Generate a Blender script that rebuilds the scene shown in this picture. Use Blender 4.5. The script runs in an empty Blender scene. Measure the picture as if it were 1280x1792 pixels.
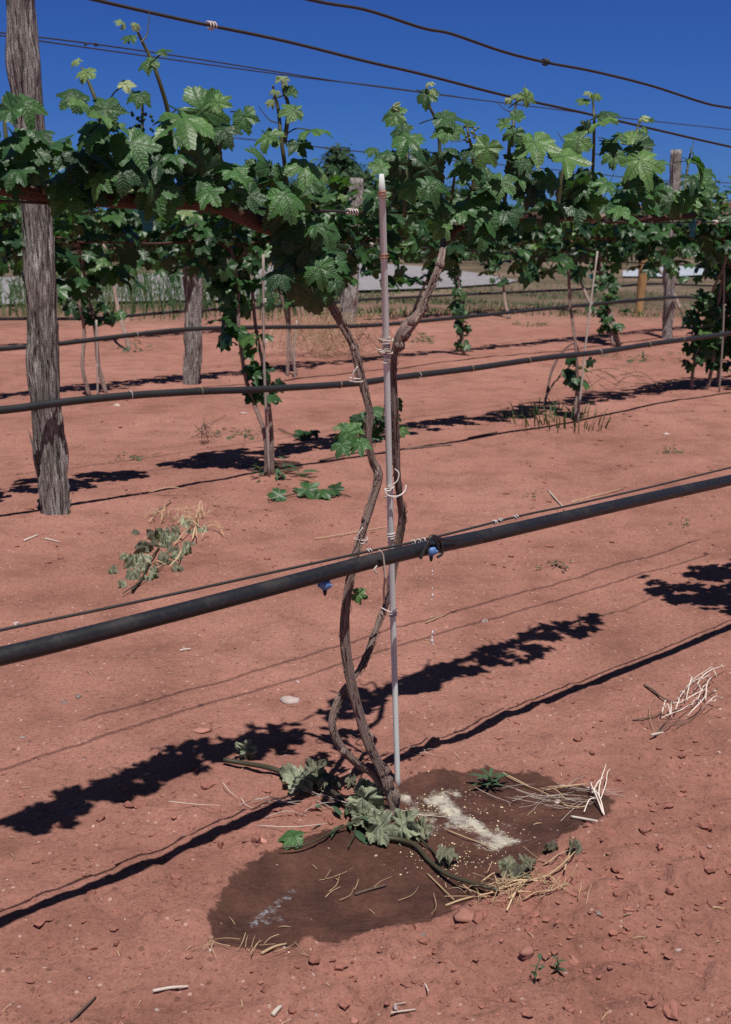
import bpy, math, random
import numpy as np
from mathutils import Vector, Matrix

R = math.radians
rng = random.Random(7)
sc = bpy.context.scene
COL = sc.collection

# ------------------------------------------------------------------ camera
H = 1.2
PITCH = R(13.6)
F = 2048.0
FWD = Vector((0, math.cos(PITCH), -math.sin(PITCH)))
UPV = Vector((0, math.sin(PITCH), math.cos(PITCH)))
RGT = Vector((1, 0, 0))
CAM = Vector((0, 0, H))
cd = bpy.data.cameras.new('camera')
cam = bpy.data.objects.new('camera', cd)
COL.objects.link(cam)
cam.location = CAM
cam.rotation_euler = (math.pi / 2 - PITCH, 0, 0)
cd.sensor_fit = 'VERTICAL'
cd.sensor_height = 36
cd.sensor_width = 24
cd.lens = F / 1792 * 36
cd.clip_start = 0.05
cd.clip_end = 6000
cd.dof.use_dof = True
cd.dof.focus_distance = 2.5
cd.dof.aperture_fstop = 9.5
sc.camera = cam


def ray(px, py):
    return FWD + RGT * ((px - 640) / F) - UPV * ((py - 896) / F)


def G(px, py, z=0.0):
    d = ray(px, py)
    return CAM + d * ((z - H) / d.z)


AZ = R(47.5)
DV = Vector((math.sin(AZ), math.cos(AZ), 0))       # along the rows
NV = Vector((-math.cos(AZ), math.sin(AZ), 0))      # across the rows, away from the camera


def rowc(pts):
    return sum(NV.dot(G(*p)) for p in pts) / len(pts)


C1 = rowc([(690, 1430)])
C2 = rowc([(95, 895), (465, 830), (1010, 735), (1240, 675)])
C3 = rowc([(335, 670), (1168, 590), (170, 690), (517, 655), (820, 620)])
C4 = rowc([(610, 570)])


def P(px, py, c):
    """the point of the upright plane of a row (distance c across) seen at a photo position"""
    d = ray(px, py)
    return CAM + d * (c / NV.dot(d))


def depth(p):
    return (p - CAM).dot(FWD)


# ------------------------------------------------------------------ noise
def _h(ix, iy, s):
    n = (ix.astype(np.int64) * 374761393 + iy.astype(np.int64) * 668265263 + s * 974634777) & 0x7fffffff
    n = ((n ^ (n >> 13)) * 1274126177) & 0x7fffffff
    return ((n ^ (n >> 16)) & 0xffff) / 65535.0


def vnoise(x, y, s=0):
    x = np.asarray(x, float); y = np.asarray(y, float)
    ix = np.floor(x); iy = np.floor(y)
    fx = x - ix; fy = y - iy
    fx = fx * fx * (3 - 2 * fx); fy = fy * fy * (3 - 2 * fy)
    a = _h(ix, iy, s); b = _h(ix + 1, iy, s); c = _h(ix, iy + 1, s); d = _h(ix + 1, iy + 1, s)
    return (a + (b - a) * fx) * (1 - fy) + (c + (d - c) * fx) * fy - 0.5


def seg_dist(x, y, pts):
    best = np.full(np.shape(x), 1e9)
    for a, b in zip(pts[:-1], pts[1:]):
        dx, dy = b[0] - a[0], b[1] - a[1]
        L = dx * dx + dy * dy + 1e-12
        t = np.clip(((x - a[0]) * dx + (y - a[1]) * dy) / L, 0, 1)
        best = np.minimum(best, np.hypot(x - a[0] - t * dx, y - a[1] - t * dy))
    return best


def poly_sd(x, y, pts):
    d = seg_dist(x, y, pts + [pts[0]])
    ins = np.zeros(np.shape(x), bool)
    n = len(pts)
    for i in range(n):
        x0, y0 = pts[i]; x1, y1 = pts[(i + 1) % n]
        if y0 == y1:
            continue
        cond = ((y0 > y) != (y1 > y)) & (x < (x1 - x0) * (y - y0) / (y1 - y0) + x0)
        ins ^= cond
    return np.where(ins, d, -d)


WET = [(362, 1640), (365, 1605), (385, 1560), (420, 1525), (470, 1495), (530, 1470), (600, 1455), (660, 1425), (700, 1378),
       (760, 1360), (850, 1350), (960, 1363), (1030, 1383), (1072, 1403), (1070, 1425), (1040, 1440), (1020, 1460), (985, 1480),
       (960, 1500), (920, 1525), (880, 1548), (840, 1575), (790, 1592), (720, 1615), (640, 1640), (590, 1655), (545, 1645),
       (510, 1655), (470, 1668), (420, 1662), (385, 1662)]
WETG = [tuple(G(*p)[:2]) for p in WET]
CRUST = [tuple(G(*p)[:2]) for p in [(770, 1402), (800, 1422), (840, 1445), (880, 1470)]]
CRUST2 = [tuple(G(*p)[:2]) for p in [(705, 1400), (745, 1420), (735, 1440)]]
SHEEN = [tuple(G(*p)[:2]) for p in [(436, 1612), (455, 1600), (478, 1580), (510, 1552)]]  # lines along which water sheen is coloured into the soil
SHEEN2 = [tuple(G(*p)[:2]) for p in [(470, 1602), (490, 1598)]]
CLODC = G(1150, 1560)
M_VINES = [tuple(G(*p)[:2]) for p in [(690, 1430), (465, 830), (1010, 735), (1240, 675)]]


def hgt(x, y):
    x = np.asarray(x, float); y = np.asarray(y, float)
    r = np.hypot(x, y)
    fade = np.clip((60 - r) / 40, 0, 1)
    h = 0.030 * vnoise(x * .9, y * .9, 1) + 0.020 * vnoise(x * 2.6 + 3, y * 2.6, 2)
    h = h + 0.010 * vnoise(x * 7, y * 7, 3) * np.clip((25 - r) / 15, 0, 1)
    near = np.clip((9 - r) / 5, 0, 1)
    clod = np.clip(1.25 - np.hypot((x - CLODC.x) / 1.1, (y - CLODC.y) / .9), 0, 1) * .9 + .28
    h = h + near * clod * (0.020 * vnoise(x * 20, y * 20, 4) + 0.012 * vnoise(x * 45, y * 45, 5))
    bil = np.maximum(0, vnoise(x * 26 + 2 * vnoise(x * 9, y * 9, 12), y * 26, 9) - .10) + .7 * np.maximum(0, vnoise(x * 44, y * 44 + 2 * vnoise(x * 11, y * 11, 13), 10) - .16)
    h = h + near * np.clip(clod - .12, 0, 1) * .050 * bil
    # row berms
    for c in (C2, C3, C4):
        d = (x * NV.x + y * NV.y) - c
        h = h + 0.035 * np.exp(-(d / .45) ** 2)
    # far slope up to scrub land
    w = poly_sd(x, y, WETG) if np.any(r < 5) else np.full(np.shape(x), -9.)
    wf = np.clip(w / .12 + .3, 0, 1)
    h = h * (1 - .65 * wf) - .012 * wf
    return h * fade


def hg(p):
    return float(hgt(np.array([p[0]]), np.array([p[1]]))[0])


def GG(px, py, dz=0.0):
    p = G(px, py)
    for _ in range(3):
        p = G(px, py, hg(p))
    p.z += dz
    return p


# ------------------------------------------------------------------ scene helpers
ORG = {}


def tag(o, label=None, cat=None, group=None, kind=None):
    if label: o['label'] = label
    if cat: o['category'] = cat
    if group: o['group'] = group
    if kind: o['kind'] = kind
    return o


def thing(name, label, cat, loc, group=None):
    o = bpy.data.objects.new(name, None)
    COL.objects.link(o)
    o.location = loc
    o.empty_display_size = .1
    ORG[o.name] = Vector(loc)
    return tag(o, label, cat, group)


class MB:
    def __init__(s):
        s.v = []; s.f = []; s.t = []; s.u = []; s.n = 0

    def add(s, v, f, tint=0.5, uvw=None):
        v = np.asarray(v, float)
        k = len(v)
        s.v.append(v)
        s.t.append(np.full(k, tint) if np.isscalar(tint) else np.asarray(tint, float))
        s.u.append(np.zeros((k, 3)) if uvw is None else np.asarray(uvw, float))
        n = s.n
        s.f.extend([tuple(i + n for i in q) for q in f])
        s.n += k

    def build(s, name, mat, parent=None, org=None, smooth=True):
        V = np.concatenate(s.v) if s.v else np.zeros((0, 3))
        if parent is not None:
            o0 = ORG[parent.name]
        else:
            o0 = Vector(org) if org is not None else Vector((0, 0, 0))
        V = V - np.array(o0)
        me = bpy.data.meshes.new(name)
        me.from_pydata(V.tolist(), [], s.f)
        a = me.attributes.new('tint', 'FLOAT', 'POINT'); a.data.foreach_set('value', np.concatenate(s.t))
        a = me.attributes.new('uvw', 'FLOAT_VECTOR', 'POINT'); a.data.foreach_set('vector', np.concatenate(s.u).ravel())
        me.polygons.foreach_set('use_smooth', [smooth] * len(me.polygons))
        me.materials.append(mat)
        me.update()
        o = bpy.data.objects.new(name, me)
        COL.objects.link(o)
        if parent is not None:
            o.parent = parent
        else:
            o.location = o0
        ORG[o.name] = o0
        return o


def smooth(pts, n=6):
    pts = [Vector(p) for p in pts]
    if len(pts) < 3:
        return [pts[0].lerp(pts[-1], i / n) for i in range(n + 1)]
    q = [pts[0] * 2 - pts[1]] + pts + [pts[-1] * 2 - pts[-2]]
    out = []
    for i in range(1, len(q) - 2):
        a, b, c, d = q[i - 1], q[i], q[i + 1], q[i + 2]
        for k in range(n):
            t = k / n
            out.append(.5 * ((2 * b) + (c - a) * t + (2 * a - 5 * b + 4 * c - d) * t * t + (3 * b - a - 3 * c + d) * t ** 3))
    out.append(pts[-1])
    return out


def tube(mb, pts, rad, seg=8, tint=.5, rough=0.0, seed=0, cap=True, fib=6, flat=1.0, rs=1.0):
    """swept tube; rough = share of the radius that the bark relief takes"""
    pts = [Vector(p) for p in pts]
    n = len(pts)
    if np.isscalar(rad):
        rads = [rad] * n
    elif len(rad) == n:
        rads = list(rad)
    else:
        rads = list(np.interp(np.linspace(0, 1, n), np.linspace(0, 1, len(rad)), rad))
    rads = [x * rs for x in rads]
    t0 = (pts[1] - pts[0]).normalized()
    u = t0.orthogonal().normalized()
    V = []; U = []; L = 0
    for i in range(n):
        t = (pts[min(i + 1, n - 1)] - pts[max(i - 1, 0)])
        if t.length < 1e-9: t = t0
        t.normalize()
        u = (u - t * u.dot(t))
        if u.length < 1e-6: u = t.orthogonal()
        u.normalize()
        w = t.cross(u)
        if i: L += (pts[i] - pts[i - 1]).length
        bul = 1 + (.30 * float(vnoise(L * 14 + seed * 7, 3.3 + seed)) if rough > .42 else 0)
        for k in range(seg):
            a = 2 * math.pi * k / seg
            r = rads[i] * bul
            if rough:
                ca, sa = math.cos(a), math.sin(a)
                r *= 1 + rough * (float(vnoise(a / 6.2832 * fib * 1.0 + 31 * seed if k < seg * .999 else 0, L * 7 + seed)) * 1.3 +
                                  .8 * float(vnoise(a / 6.2832 * fib * 2.2 + 17, L * 3.1 + seed * 3)))
            V.append(pts[i] + u * (r * math.cos(a)) + w * (r * math.sin(a) * flat))
            U.append((math.cos(a) * .5, math.sin(a) * .5, L))
    fcs = []
    for i in range(n - 1):
        for k in range(seg):
            k2 = (k + 1) % seg
            fcs.append((i * seg + k, i * seg + k2, (i + 1) * seg + k2, (i + 1) * seg + k))
    if cap:
        fcs.append(tuple(range(seg - 1, -1, -1)))
        fcs.append(tuple((n - 1) * seg + k for k in range(seg)))
    mb.add([tuple(p) for p in V], fcs, tint, U)


_ico = None


def blob(mb, p, size, seed, tint=.5, flat=.7, rough=.35, sub=1, sq=None):
    import bmesh
    global _ico
    if _ico is None:
        _ico = {}
    if sub not in _ico:
        bm = bmesh.new()
        bmesh.ops.create_icosphere(bm, subdivisions=sub, radius=1)
        bm.verts.ensure_lookup_table()
        _ico[sub] = (np.array([v.co[:] for v in bm.verts]), [tuple(v.index for v in f.verts) for f in bm.faces])
        bm.free()
    V, Fc = _ico[sub]
    q = random.Random(seed)
    ph = [q.uniform(-9, 9) for _ in range(6)]
    k = 1 + rough * (np.sin(V[:, 0] * 2.3 + ph[0]) * np.sin(V[:, 1] * 2.1 + ph[1]) + .8 * np.sin(V[:, 2] * 3 + ph[2]) +
                     .6 * np.sin(V[:, 0] * 5 + ph[3]) * np.sin(V[:, 1] * 5.3 + ph[4]))
    W = V * k[:, None] * size
    s3 = sq or (q.uniform(.8, 1.5), q.uniform(.7, 1.1), flat)
    W = W * np.array(s3)
    a = q.uniform(0, 6.28)
    ca, sa = math.cos(a), math.sin(a)
    X = W[:, 0] * ca - W[:, 1] * sa; Y = W[:, 0] * sa + W[:, 1] * ca
    mb.add(np.stack([X + p[0], Y + p[1], W[:, 2] + p[2]], 1), Fc, tint, np.stack([X * 25, Y * 25, W[:, 2] + p[2]], 1))


# ------------------------------------------------------------------ materials
class NT:
    def __init__(s, name):
        s.m = bpy.data.materials.new(name); s.m.use_nodes = True
        s.t = s.m.node_tree; s.t.nodes.clear()
        s.out = s.n('ShaderNodeOutputMaterial')

    def n(s, ty, **k):
        o = s.t.nodes.new(ty)
        for a, b in k.items(): setattr(o, a, b)
        return o

    def l(s, a, b): s.t.links.new(a, b)

    def val(s, x):
        return x

    def math(s, op, a, b=None, c=None, clamp=False):
        o = s.n('ShaderNodeMath', operation=op, use_clamp=clamp)
        for i, x in enumerate((a, b, c)):
            if x is None: continue
            if isinstance(x, (int, float)): o.inputs[i].default_value = x
            else: s.l(x, o.inputs[i])
        return o.outputs[0]

    def noise(s, vec, scale, detail=4, rough=.55, dist=0):
        o = s.n('ShaderNodeTexNoise')
        if vec is not None: s.l(vec, o.inputs['Vector'])
        o.inputs['Scale'].default_value = scale; o.inputs['Detail'].default_value = detail
        o.inputs['Roughness'].default_value = rough; o.inputs['Distortion'].default_value = dist
        return o.outputs['Fac']

    def ramp(s, fac, stops):
        o = s.n('ShaderNodeValToRGB')
        e = o.color_ramp.elements
        while len(e) < len(stops): e.new(.5)
        for x, (p, c) in zip(e, stops):
            x.position = p; x.color = (*c, 1) if len(c) == 3 else c
        s.l(fac, o.inputs[0])
        return o.outputs[0]

    def mix(s, fac, a, b, mode='MIX'):
        o = s.n('ShaderNodeMix', data_type='RGBA', blend_type=mode)
        for i, x in ((0, fac), (6, a), (7, b)):
            if isinstance(x, (int, float)): o.inputs[i].default_value = x
            elif isinstance(x, tuple): o.inputs[i].default_value = (*x, 1)
            else: s.l(x, o.inputs[i])
        return o.outputs[2]

    def step(s, x, lo, hi):
        o = s.n('ShaderNodeMapRange', interpolation_type='SMOOTHSTEP')
        s.l(x, o.inputs[0]); o.inputs[1].default_value = lo; o.inputs[2].default_value = hi
        return o.outputs[0]

    def attr(s, name):
        return s.n('ShaderNodeAttribute', attribute_name=name)

    def vscale(s, vec, sx, sy, sz):
        o = s.n('ShaderNodeMapping'); s.l(vec, o.inputs[0]); o.inputs['Scale'].default_value = (sx, sy, sz)
        return o.outputs[0]

    def bump(s, h, strength, dist):
        o = s.n('ShaderNodeBump'); s.l(h, o.inputs['Height'])
        o.inputs['Strength'].default_value = strength; o.inputs['Distance'].default_value = dist
        return o.outputs[0]

    def bsdf(s, col, rough=.7, spec=.3, bump=None, link=True):
        o = s.n('ShaderNodeBsdfPrincipled')
        if isinstance(col, tuple): o.inputs['Base Color'].default_value = (*col, 1)
        else: s.l(col, o.inputs['Base Color'])
        if isinstance(rough, (int, float)): o.inputs['Roughness'].default_value = rough
        else: s.l(rough, o.inputs['Roughness'])
        if isinstance(spec, (int, float)): o.inputs['Specular IOR Level'].default_value = spec
        else: s.l(spec, o.inputs['Specular IOR Level'])
        if bump is not None: s.l(bump, o.inputs['Normal'])
        if link: s.l(o.outputs[0], s.out.inputs[0])
        return o


def mat_fibre(name, c0, c1, c2, stretch=3.0, sc_=9.0, bump=.9, rough=.85, dist=.006, lo=.38, hi=.68):
    t = NT(name)
    u = t.attr('uvw').outputs['Vector']
    v = t.vscale(u, 2.2, 2.2, stretch)
    a = t.noise(v, sc_, 6, .65, .35)
    b = t.noise(t.vscale(u, 3, 3, stretch * .5), sc_ * 2.2, 4, .6)
    m = t.math('MULTIPLY_ADD', b, .45, t.math('MULTIPLY', a, .6))
    col = t.ramp(m, [(lo, c0), (.52, c1), (hi, c2)])
    tn = t.attr('tint').outputs['Fac']
    col = t.mix(1.0, col, t.ramp(tn, [(0, (.45, .42, .40)), (.5, (1, 1, 1)), (1, (1.5, 1.5, 1.5))]), 'MULTIPLY')
    t.bsdf(col, rough, .25, t.bump(m, bump, dist))
    return t.m


def mat_plain(name, col, rough=.5, spec=.4, var=.25, scale=40., bump=.0, dist=.002):
    t = NT(name)
    g = t.n('ShaderNodeTexCoord').outputs['Object']
    n = t.noise(g, scale, 5, .6)
    tn = t.attr('tint').outputs['Fac']
    k = t.math('MULTIPLY_ADD', n, var * 2, 1 - var)
    k = t.math('MULTIPLY', k, t.math('ADD', tn, .5))
    c = t.mix(1.0, col, t.n_rgb(k) if hasattr(t, 'n_rgb') else k, 'MULTIPLY')
    t.bsdf(c, rough, spec, t.bump(n, bump, dist) if bump else None)
    return t.m


def mat_leaf(name, stops, transl=.22, rough=.36, veins=True, back=(.055, .10, .055), spec=.5, bumpk=.5):
    t = NT(name)
    tn = t.attr('tint').outputs['Fac']
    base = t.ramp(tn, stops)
    u = t.attr('uvw').outputs['Vector']
    g = t.n('ShaderNodeTexCoord').outputs['Object']
    blot = t.noise(g, 26, 3)
    base = t.mix(1.0, base, t.ramp(blot, [(.3, (.72, .72, .72)), (.7, (1.25, 1.25, 1.15))]), 'MULTIPLY')
    nrm = None
    if veins:
        sp = t.n('ShaderNodeSeparateXYZ'); t.l(u, sp.inputs[0])
        x, y = sp.outputs[0], sp.outputs[1]
        ph = t.math('ARCTAN2', x, y)
        r = t.math('SQRT', t.math('ADD', t.math('MULTIPLY', x, x), t.math('MULTIPLY', y, y)))
        d = None
        for a in (0., .96, -.96, 2.06, -2.06):
            q = t.math('ABSOLUTE', t.math('SUBTRACT', ph, a))
            d = q if d is None else t.math('MINIMUM', d, q)
        side = t.math('MULTIPLY', r, t.math('SINE', d))
        along = t.math('MULTIPLY', r, t.math('COSINE', d))
        vein = t.math('SUBTRACT', 1.0, t.step(side, .006, .028))
        q = t.math('FRACT', t.math('MULTIPLY', t.math('SUBTRACT', along, t.math('MULTIPLY', side, .8)), 8.0))
        sec = t.math('SUBTRACT', 1.0, t.step(t.math('ABSOLUTE', t.math('SUBTRACT', q, .5)), .04, .22))
        pk = t.noise(u, 6, 2, .5)
        vv = t.math('MAXIMUM', vein, t.math('MULTIPLY', sec, .22))
        base = t.mix(t.math('MULTIPLY', vv, .20), base, (.20, .30, .12))
        hgt_ = t.math('SUBTRACT', t.math('MULTIPLY', pk, .75), t.math('MULTIPLY', vv, .8))
        nrm = t.bump(hgt_, bumpk, .0022)
    bf = t.n('ShaderNodeNewGeometry').outputs['Backfacing']
    col = t.mix(bf, base, t.mix(.6, base, back))
    rr = t.math('MULTIPLY_ADD', bf, .3, rough)
    p = t.bsdf(col, rr, spec, nrm, link=False)
    tr = t.n('ShaderNodeBsdfTranslucent')
    t.l(t.mix(1.0, base, (1.3, 2.0, .65), 'MULTIPLY'), tr.inputs[0])
    mx = t.n('ShaderNodeMixShader'); mx.inputs[0].default_value = transl
    t.l(p.outputs[0], mx.inputs[1]); t.l(tr.outputs[0], mx.inputs[2])
    t.l(mx.outputs[0], t.out.inputs[0])
    return t.m


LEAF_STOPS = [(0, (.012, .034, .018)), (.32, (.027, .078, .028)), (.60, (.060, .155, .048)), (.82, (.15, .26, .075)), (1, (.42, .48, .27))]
M_LEAF = mat_leaf('vine_leaf', LEAF_STOPS, rough=.43, spec=.52, bumpk=1.0)
M_LEAFBG = mat_leaf('vine_leaf_far', [(p, tuple(c * .72 for c in col)) for p, col in LEAF_STOPS], veins=False, transl=.25, rough=.42)  # darkened leaf copy: shade of the back rows put into the colour
M_WILT = mat_leaf('wilted_leaf', [(0, (.13, .115, .09)), (.35, (.19, .19, .14)), (.65, (.24, .265, .19)), (1, (.40, .42, .32))], transl=.08, rough=.6, back=(.2, .23, .17), spec=.25, bumpk=1.0)
M_WEED = mat_leaf('weed_leaf', [(0, (.03, .06, .035)), (.5, (.07, .13, .08)), (1, (.16, .2, .1))], transl=.15, rough=.6, veins=False, spec=.2)
M_GRASS = mat_leaf('grass_blade', [(0, (.03, .06, .03)), (.5, (.08, .14, .06)), (1, (.26, .24, .12))], transl=.2, rough=.6, veins=False, spec=.2)
M_TREE = mat_leaf('tree_leaf', [(0, (.022, .045, .024)), (.5, (.04, .08, .036)), (1, (.075, .12, .05))], transl=.15, rough=.6, veins=False, spec=.2)
M_SCRUB = mat_leaf('scrub_leaf', [(0, (.045, .05, .035)), (.5, (.085, .088, .062)), (1, (.17, .145, .10))], transl=.1, rough=.8, veins=False, spec=.1)
M_BARK = mat_fibre('vine_bark', (.060, .034, .029), (.40, .265, .225), (.82, .69, .63), 2.0, 9, 1.0, .85, .012, .41, .64)
M_CORDON = mat_fibre('cordon_bark', (.035, .02, .017), (.10, .054, .043), (.30, .19, .15), 2.2, 8)
M_SHOOT = mat_plain('green_shoot', (.10, .105, .05), .5, .3, .3, 30)
M_POST = mat_fibre('post_wood', (.045, .038, .034), (.35, .315, .295), (.84, .80, .77), 1.6, 8, 1.0, .9, .03, .43, .64)
M_POST2 = mat_fibre('post_peeled', (.22, .115, .05), (.40, .235, .105), (.55, .37, .20), 1.3, 8, .6)
M_STAKE = mat_fibre('stake_wood', (.48, .52, .50), (.72, .765, .745), (.82, .86, .835), .35, 6, .35, .7, .003)
M_STAKE2 = mat_fibre('brown_stake_wood', (.16, .13, .115), (.30, .255, .23), (.45, .40, .36), .5, 6, .35, .8, .003)
M_HOSE = mat_plain('black_hose', (.020, .022, .026), .42, .45, .35, 22, .05)
def mat_hose():
    t = NT('dusty_black_hose')
    g = t.n('ShaderNodeTexCoord').outputs['Object']
    a = t.step(t.noise(g, 9, 6, .7), .50, .72)
    b = t.step(t.noise(g, 120, 3, .7), .56, .66)
    c = t.mix(t.math('MULTIPLY', a, .16), (.016, .017, .021), (.10, .065, .055))
    c = t.mix(t.math('MULTIPLY', b, .12), c, (.16, .11, .095))
    t.bsdf(c, t.math('MULTIPLY_ADD', a, .3, .40), .45, t.bump(t.noise(g, 60, 3), .12, .002))
    return t.m


M_HOSE = mat_hose()
M_HOSEFAR = mat_plain('dusty_hose', (.024, .025, .028), .5, .4, .4, 12)
M_WIRE = mat_plain('wire', (.045, .040, .039), .5, .4, .3, 60)
M_TIE = mat_plain('pale_tie', (.62, .55, .52), .5, .4, .2, 60)
M_TIEO = mat_plain('orange_tie', (.33, .14, .075), .5, .4, .2, 60)
M_BLUE = mat_plain('blue_plastic', (.10, .21, .45), .45, .5, .15, 60)
M_TEAL = mat_plain('teal_plastic', (.015, .17, .19), .45, .5, .2, 60)
M_BLACK = mat_plain('black_plastic', (.018, .018, .02), .4, .5, .2, 60)
M_STRAW = mat_plain('straw', (.44, .31, .19), .7, .2, .3, 60)
M_STRAWW = mat_plain('pale_twig', (.55, .47, .41), .7, .2, .3, 50)
M_TWIG = mat_plain('dark_twig', (.12, .08, .065), .8, .2, .4, 60)
M_CANE = mat_plain('green_cane', (.055, .05, .03), .5, .3, .5, 18)
M_STONE = mat_plain('stone', (.36, .28, .26), .8, .2, .4, 60, .3)
M_STONER = mat_plain('red_stone', (.38, .18, .14), .85, .15, .25, 60, .3)
M_CLOD = mat_plain('soil_clod', (.34, .150, .118), .95, .05, .35, 70, .5, .004)
M_WATER = mat_plain('water_drop', (.75, .78, .85), .1, .8, .05, 30)
M_GRAN = mat_plain('granule', (.60, .50, .33), .8, .2, .3, 200)
M_HILL = None


def mat_soil():
    t = NT('red_soil')
    g = t.n('ShaderNodeTexCoord').outputs['Object']
    big = t.noise(g, .55, 5, .6)
    mid = t.noise(g, 4.5, 6, .62)
    fine = t.noise(g, 75, 6, .68)
    grit = t.noise(g, 320, 3, .6)
    col = t.ramp(big, [(.30, (.290, .133, .102)), (.5, (.368, .176, .136)), (.70, (.420, .210, .166))])
    col = t.mix(1.0, col, t.ramp(mid, [(.28, (.70, .68, .67)), (.52, (1.02, 1.02, 1.02)), (.75, (1.16, 1.15, 1.15))]), 'MULTIPLY')
    col = t.mix(1.0, col, t.ramp(fine, [(.27, (.48, .45, .45)), (.40, (.92, .92, .92)), (.72, (1.17, 1.17, 1.17))]), 'MULTIPLY')
    gritc = t.noise(g, 170, 4, .75)
    col = t.mix(1.0, col, t.ramp(gritc, [(.30, (.58, .55, .55)), (.45, (.97, .97, .97)), (.70, (1.20, 1.20, 1.20))]), 'MULTIPLY')
    vo3 = t.n('ShaderNodeTexVoronoi'); t.l(g, vo3.inputs['Vector']); vo3.inputs['Scale'].default_value = 115
    sel3 = t.n('ShaderNodeSeparateColor'); t.l(vo3.outputs['Color'], sel3.inputs[0])
    g3 = t.math('MULTIPLY', t.math('GREATER_THAN', sel3.outputs[1], .86), t.math('LESS_THAN', vo3.outputs['Distance'], .30))
    col = t.mix(t.math('MULTIPLY', g3, .6), col, (.12, .055, .045))
    # pale grains
    vo = t.n('ShaderNodeTexVoronoi'); t.l(g, vo.inputs['Vector']); vo.inputs['Scale'].default_value = 60
    sel = t.n('ShaderNodeSeparateColor'); t.l(vo.outputs['Color'], sel.inputs[0])
    gr = t.math('MULTIPLY', t.math('GREATER_THAN', sel.outputs[0], .90), t.math('LESS_THAN', vo.outputs['Distance'], .22))
    col = t.mix(t.math('MULTIPLY', gr, .6), col, (.70, .50, .44))
    vo2 = t.n('ShaderNodeTexVoronoi'); t.l(g, vo2.inputs['Vector']); vo2.inputs['Scale'].default_value = 42
    sel2 = t.n('ShaderNodeSeparateColor'); t.l(vo2.outputs['Color'], sel2.inputs[0])
    gd = t.math('MULTIPLY', t.math('GREATER_THAN', sel2.outputs[1], .86), t.math('LESS_THAN', vo2.outputs['Distance'], .24))
    col = t.mix(t.math('MULTIPLY', gd, .65), col, (.13, .062, .050))
    # far ground grows browner and weedier
    far = t.attr('far').outputs['Fac']
    fcol = t.ramp(t.noise(g, .35, 5, .6), [(.35, (.09, .075, .05)), (.5, (.15, .11, .078)), (.66, (.25, .185, .135))])
    col = t.mix(far, col, fcol)
    # darker clod ground towards the camera's right
    cl = t.attr('clod').outputs['Fac']
    col = t.mix(t.math('MULTIPLY', cl, .38), col, (.24, .105, .082))
    # wet stain
    w = t.attr('wet').outputs['Fac']
    edge = t.math('ADD', w, t.math('MULTIPLY', t.math('SUBTRACT', t.noise(g, 28, 5, .65), .5), .06))
    wet = t.step(edge, -.004, .006)
    wcol = t.ramp(t.noise(g, 9, 6, .6), [(.3, (.058, .024, .017)), (.55, (.105, .045, .031)), (.75, (.155, .070, .050))])
    wcol = t.mix(1.0, wcol, t.ramp(fine, [(.3, (.75, .75, .75)), (.6, (1.1, 1.1, 1.1))]), 'MULTIPLY')
    col = t.mix(wet, col, wcol)
    # crust of pale powder
    c = t.attr('crust').outputs['Fac']
    cn = t.math('ADD', c, t.math('MULTIPLY', t.math('SUBTRACT', t.noise(g, 55, 6, .8), .5), 2.4))
    cn = t.math('ADD', cn, t.math('MULTIPLY', t.math('SUBTRACT', t.noise(g, 13, 3, .6), .5), 2.6))
    cm = t.step(cn, .42, 1.15)
    ccol = t.ramp(t.noise(g, 15, 3), [(.35, (.46, .43, .40)), (.6, (.74, .69, .55))])
    col = t.mix(t.math('MULTIPLY', cm, .85), col, ccol)
    f = t.attr('wet_sheen').outputs['Fac']  # pale bluish streaks: sheen of the water painted as soil colour
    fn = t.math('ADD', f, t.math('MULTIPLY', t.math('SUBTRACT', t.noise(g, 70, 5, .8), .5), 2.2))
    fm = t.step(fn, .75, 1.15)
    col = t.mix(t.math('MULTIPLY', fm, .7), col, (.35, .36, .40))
    rough = t.math('SUBTRACT', .95, t.math('MULTIPLY', wet, t.math('MULTIPLY_ADD', t.step(t.noise(g, 30, 4, .6), .5, .7), .34, .30)))
    spec = t.math('MULTIPLY_ADD', wet, .22, .08)
    hh = t.math('MULTIPLY_ADD', grit, .3, t.math('MULTIPLY', fine, 1.0))
    hh = t.math('MULTIPLY_ADD', mid, 1.3, hh)
    t.bsdf(col, rough, spec, t.bump(hh, .7, .014))
    return t.m


M_SOIL = mat_soil()


def mat_gravel(name, a, b):
    t = NT(name)
    g = t.n('ShaderNodeTexCoord').outputs['Object']
    n = t.noise(g, 6, 8, .7); m = t.noise(g, .4, 3)
    col = t.mix(m, a, b)
    col = t.mix(1.0, col, t.ramp(n, [(.3, (.7, .7, .7)), (.7, (1.2, 1.2, 1.2))]), 'MULTIPLY')
    t.bsdf(col, .9, .1, t.bump(n, .6, .03))
    return t.m


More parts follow.
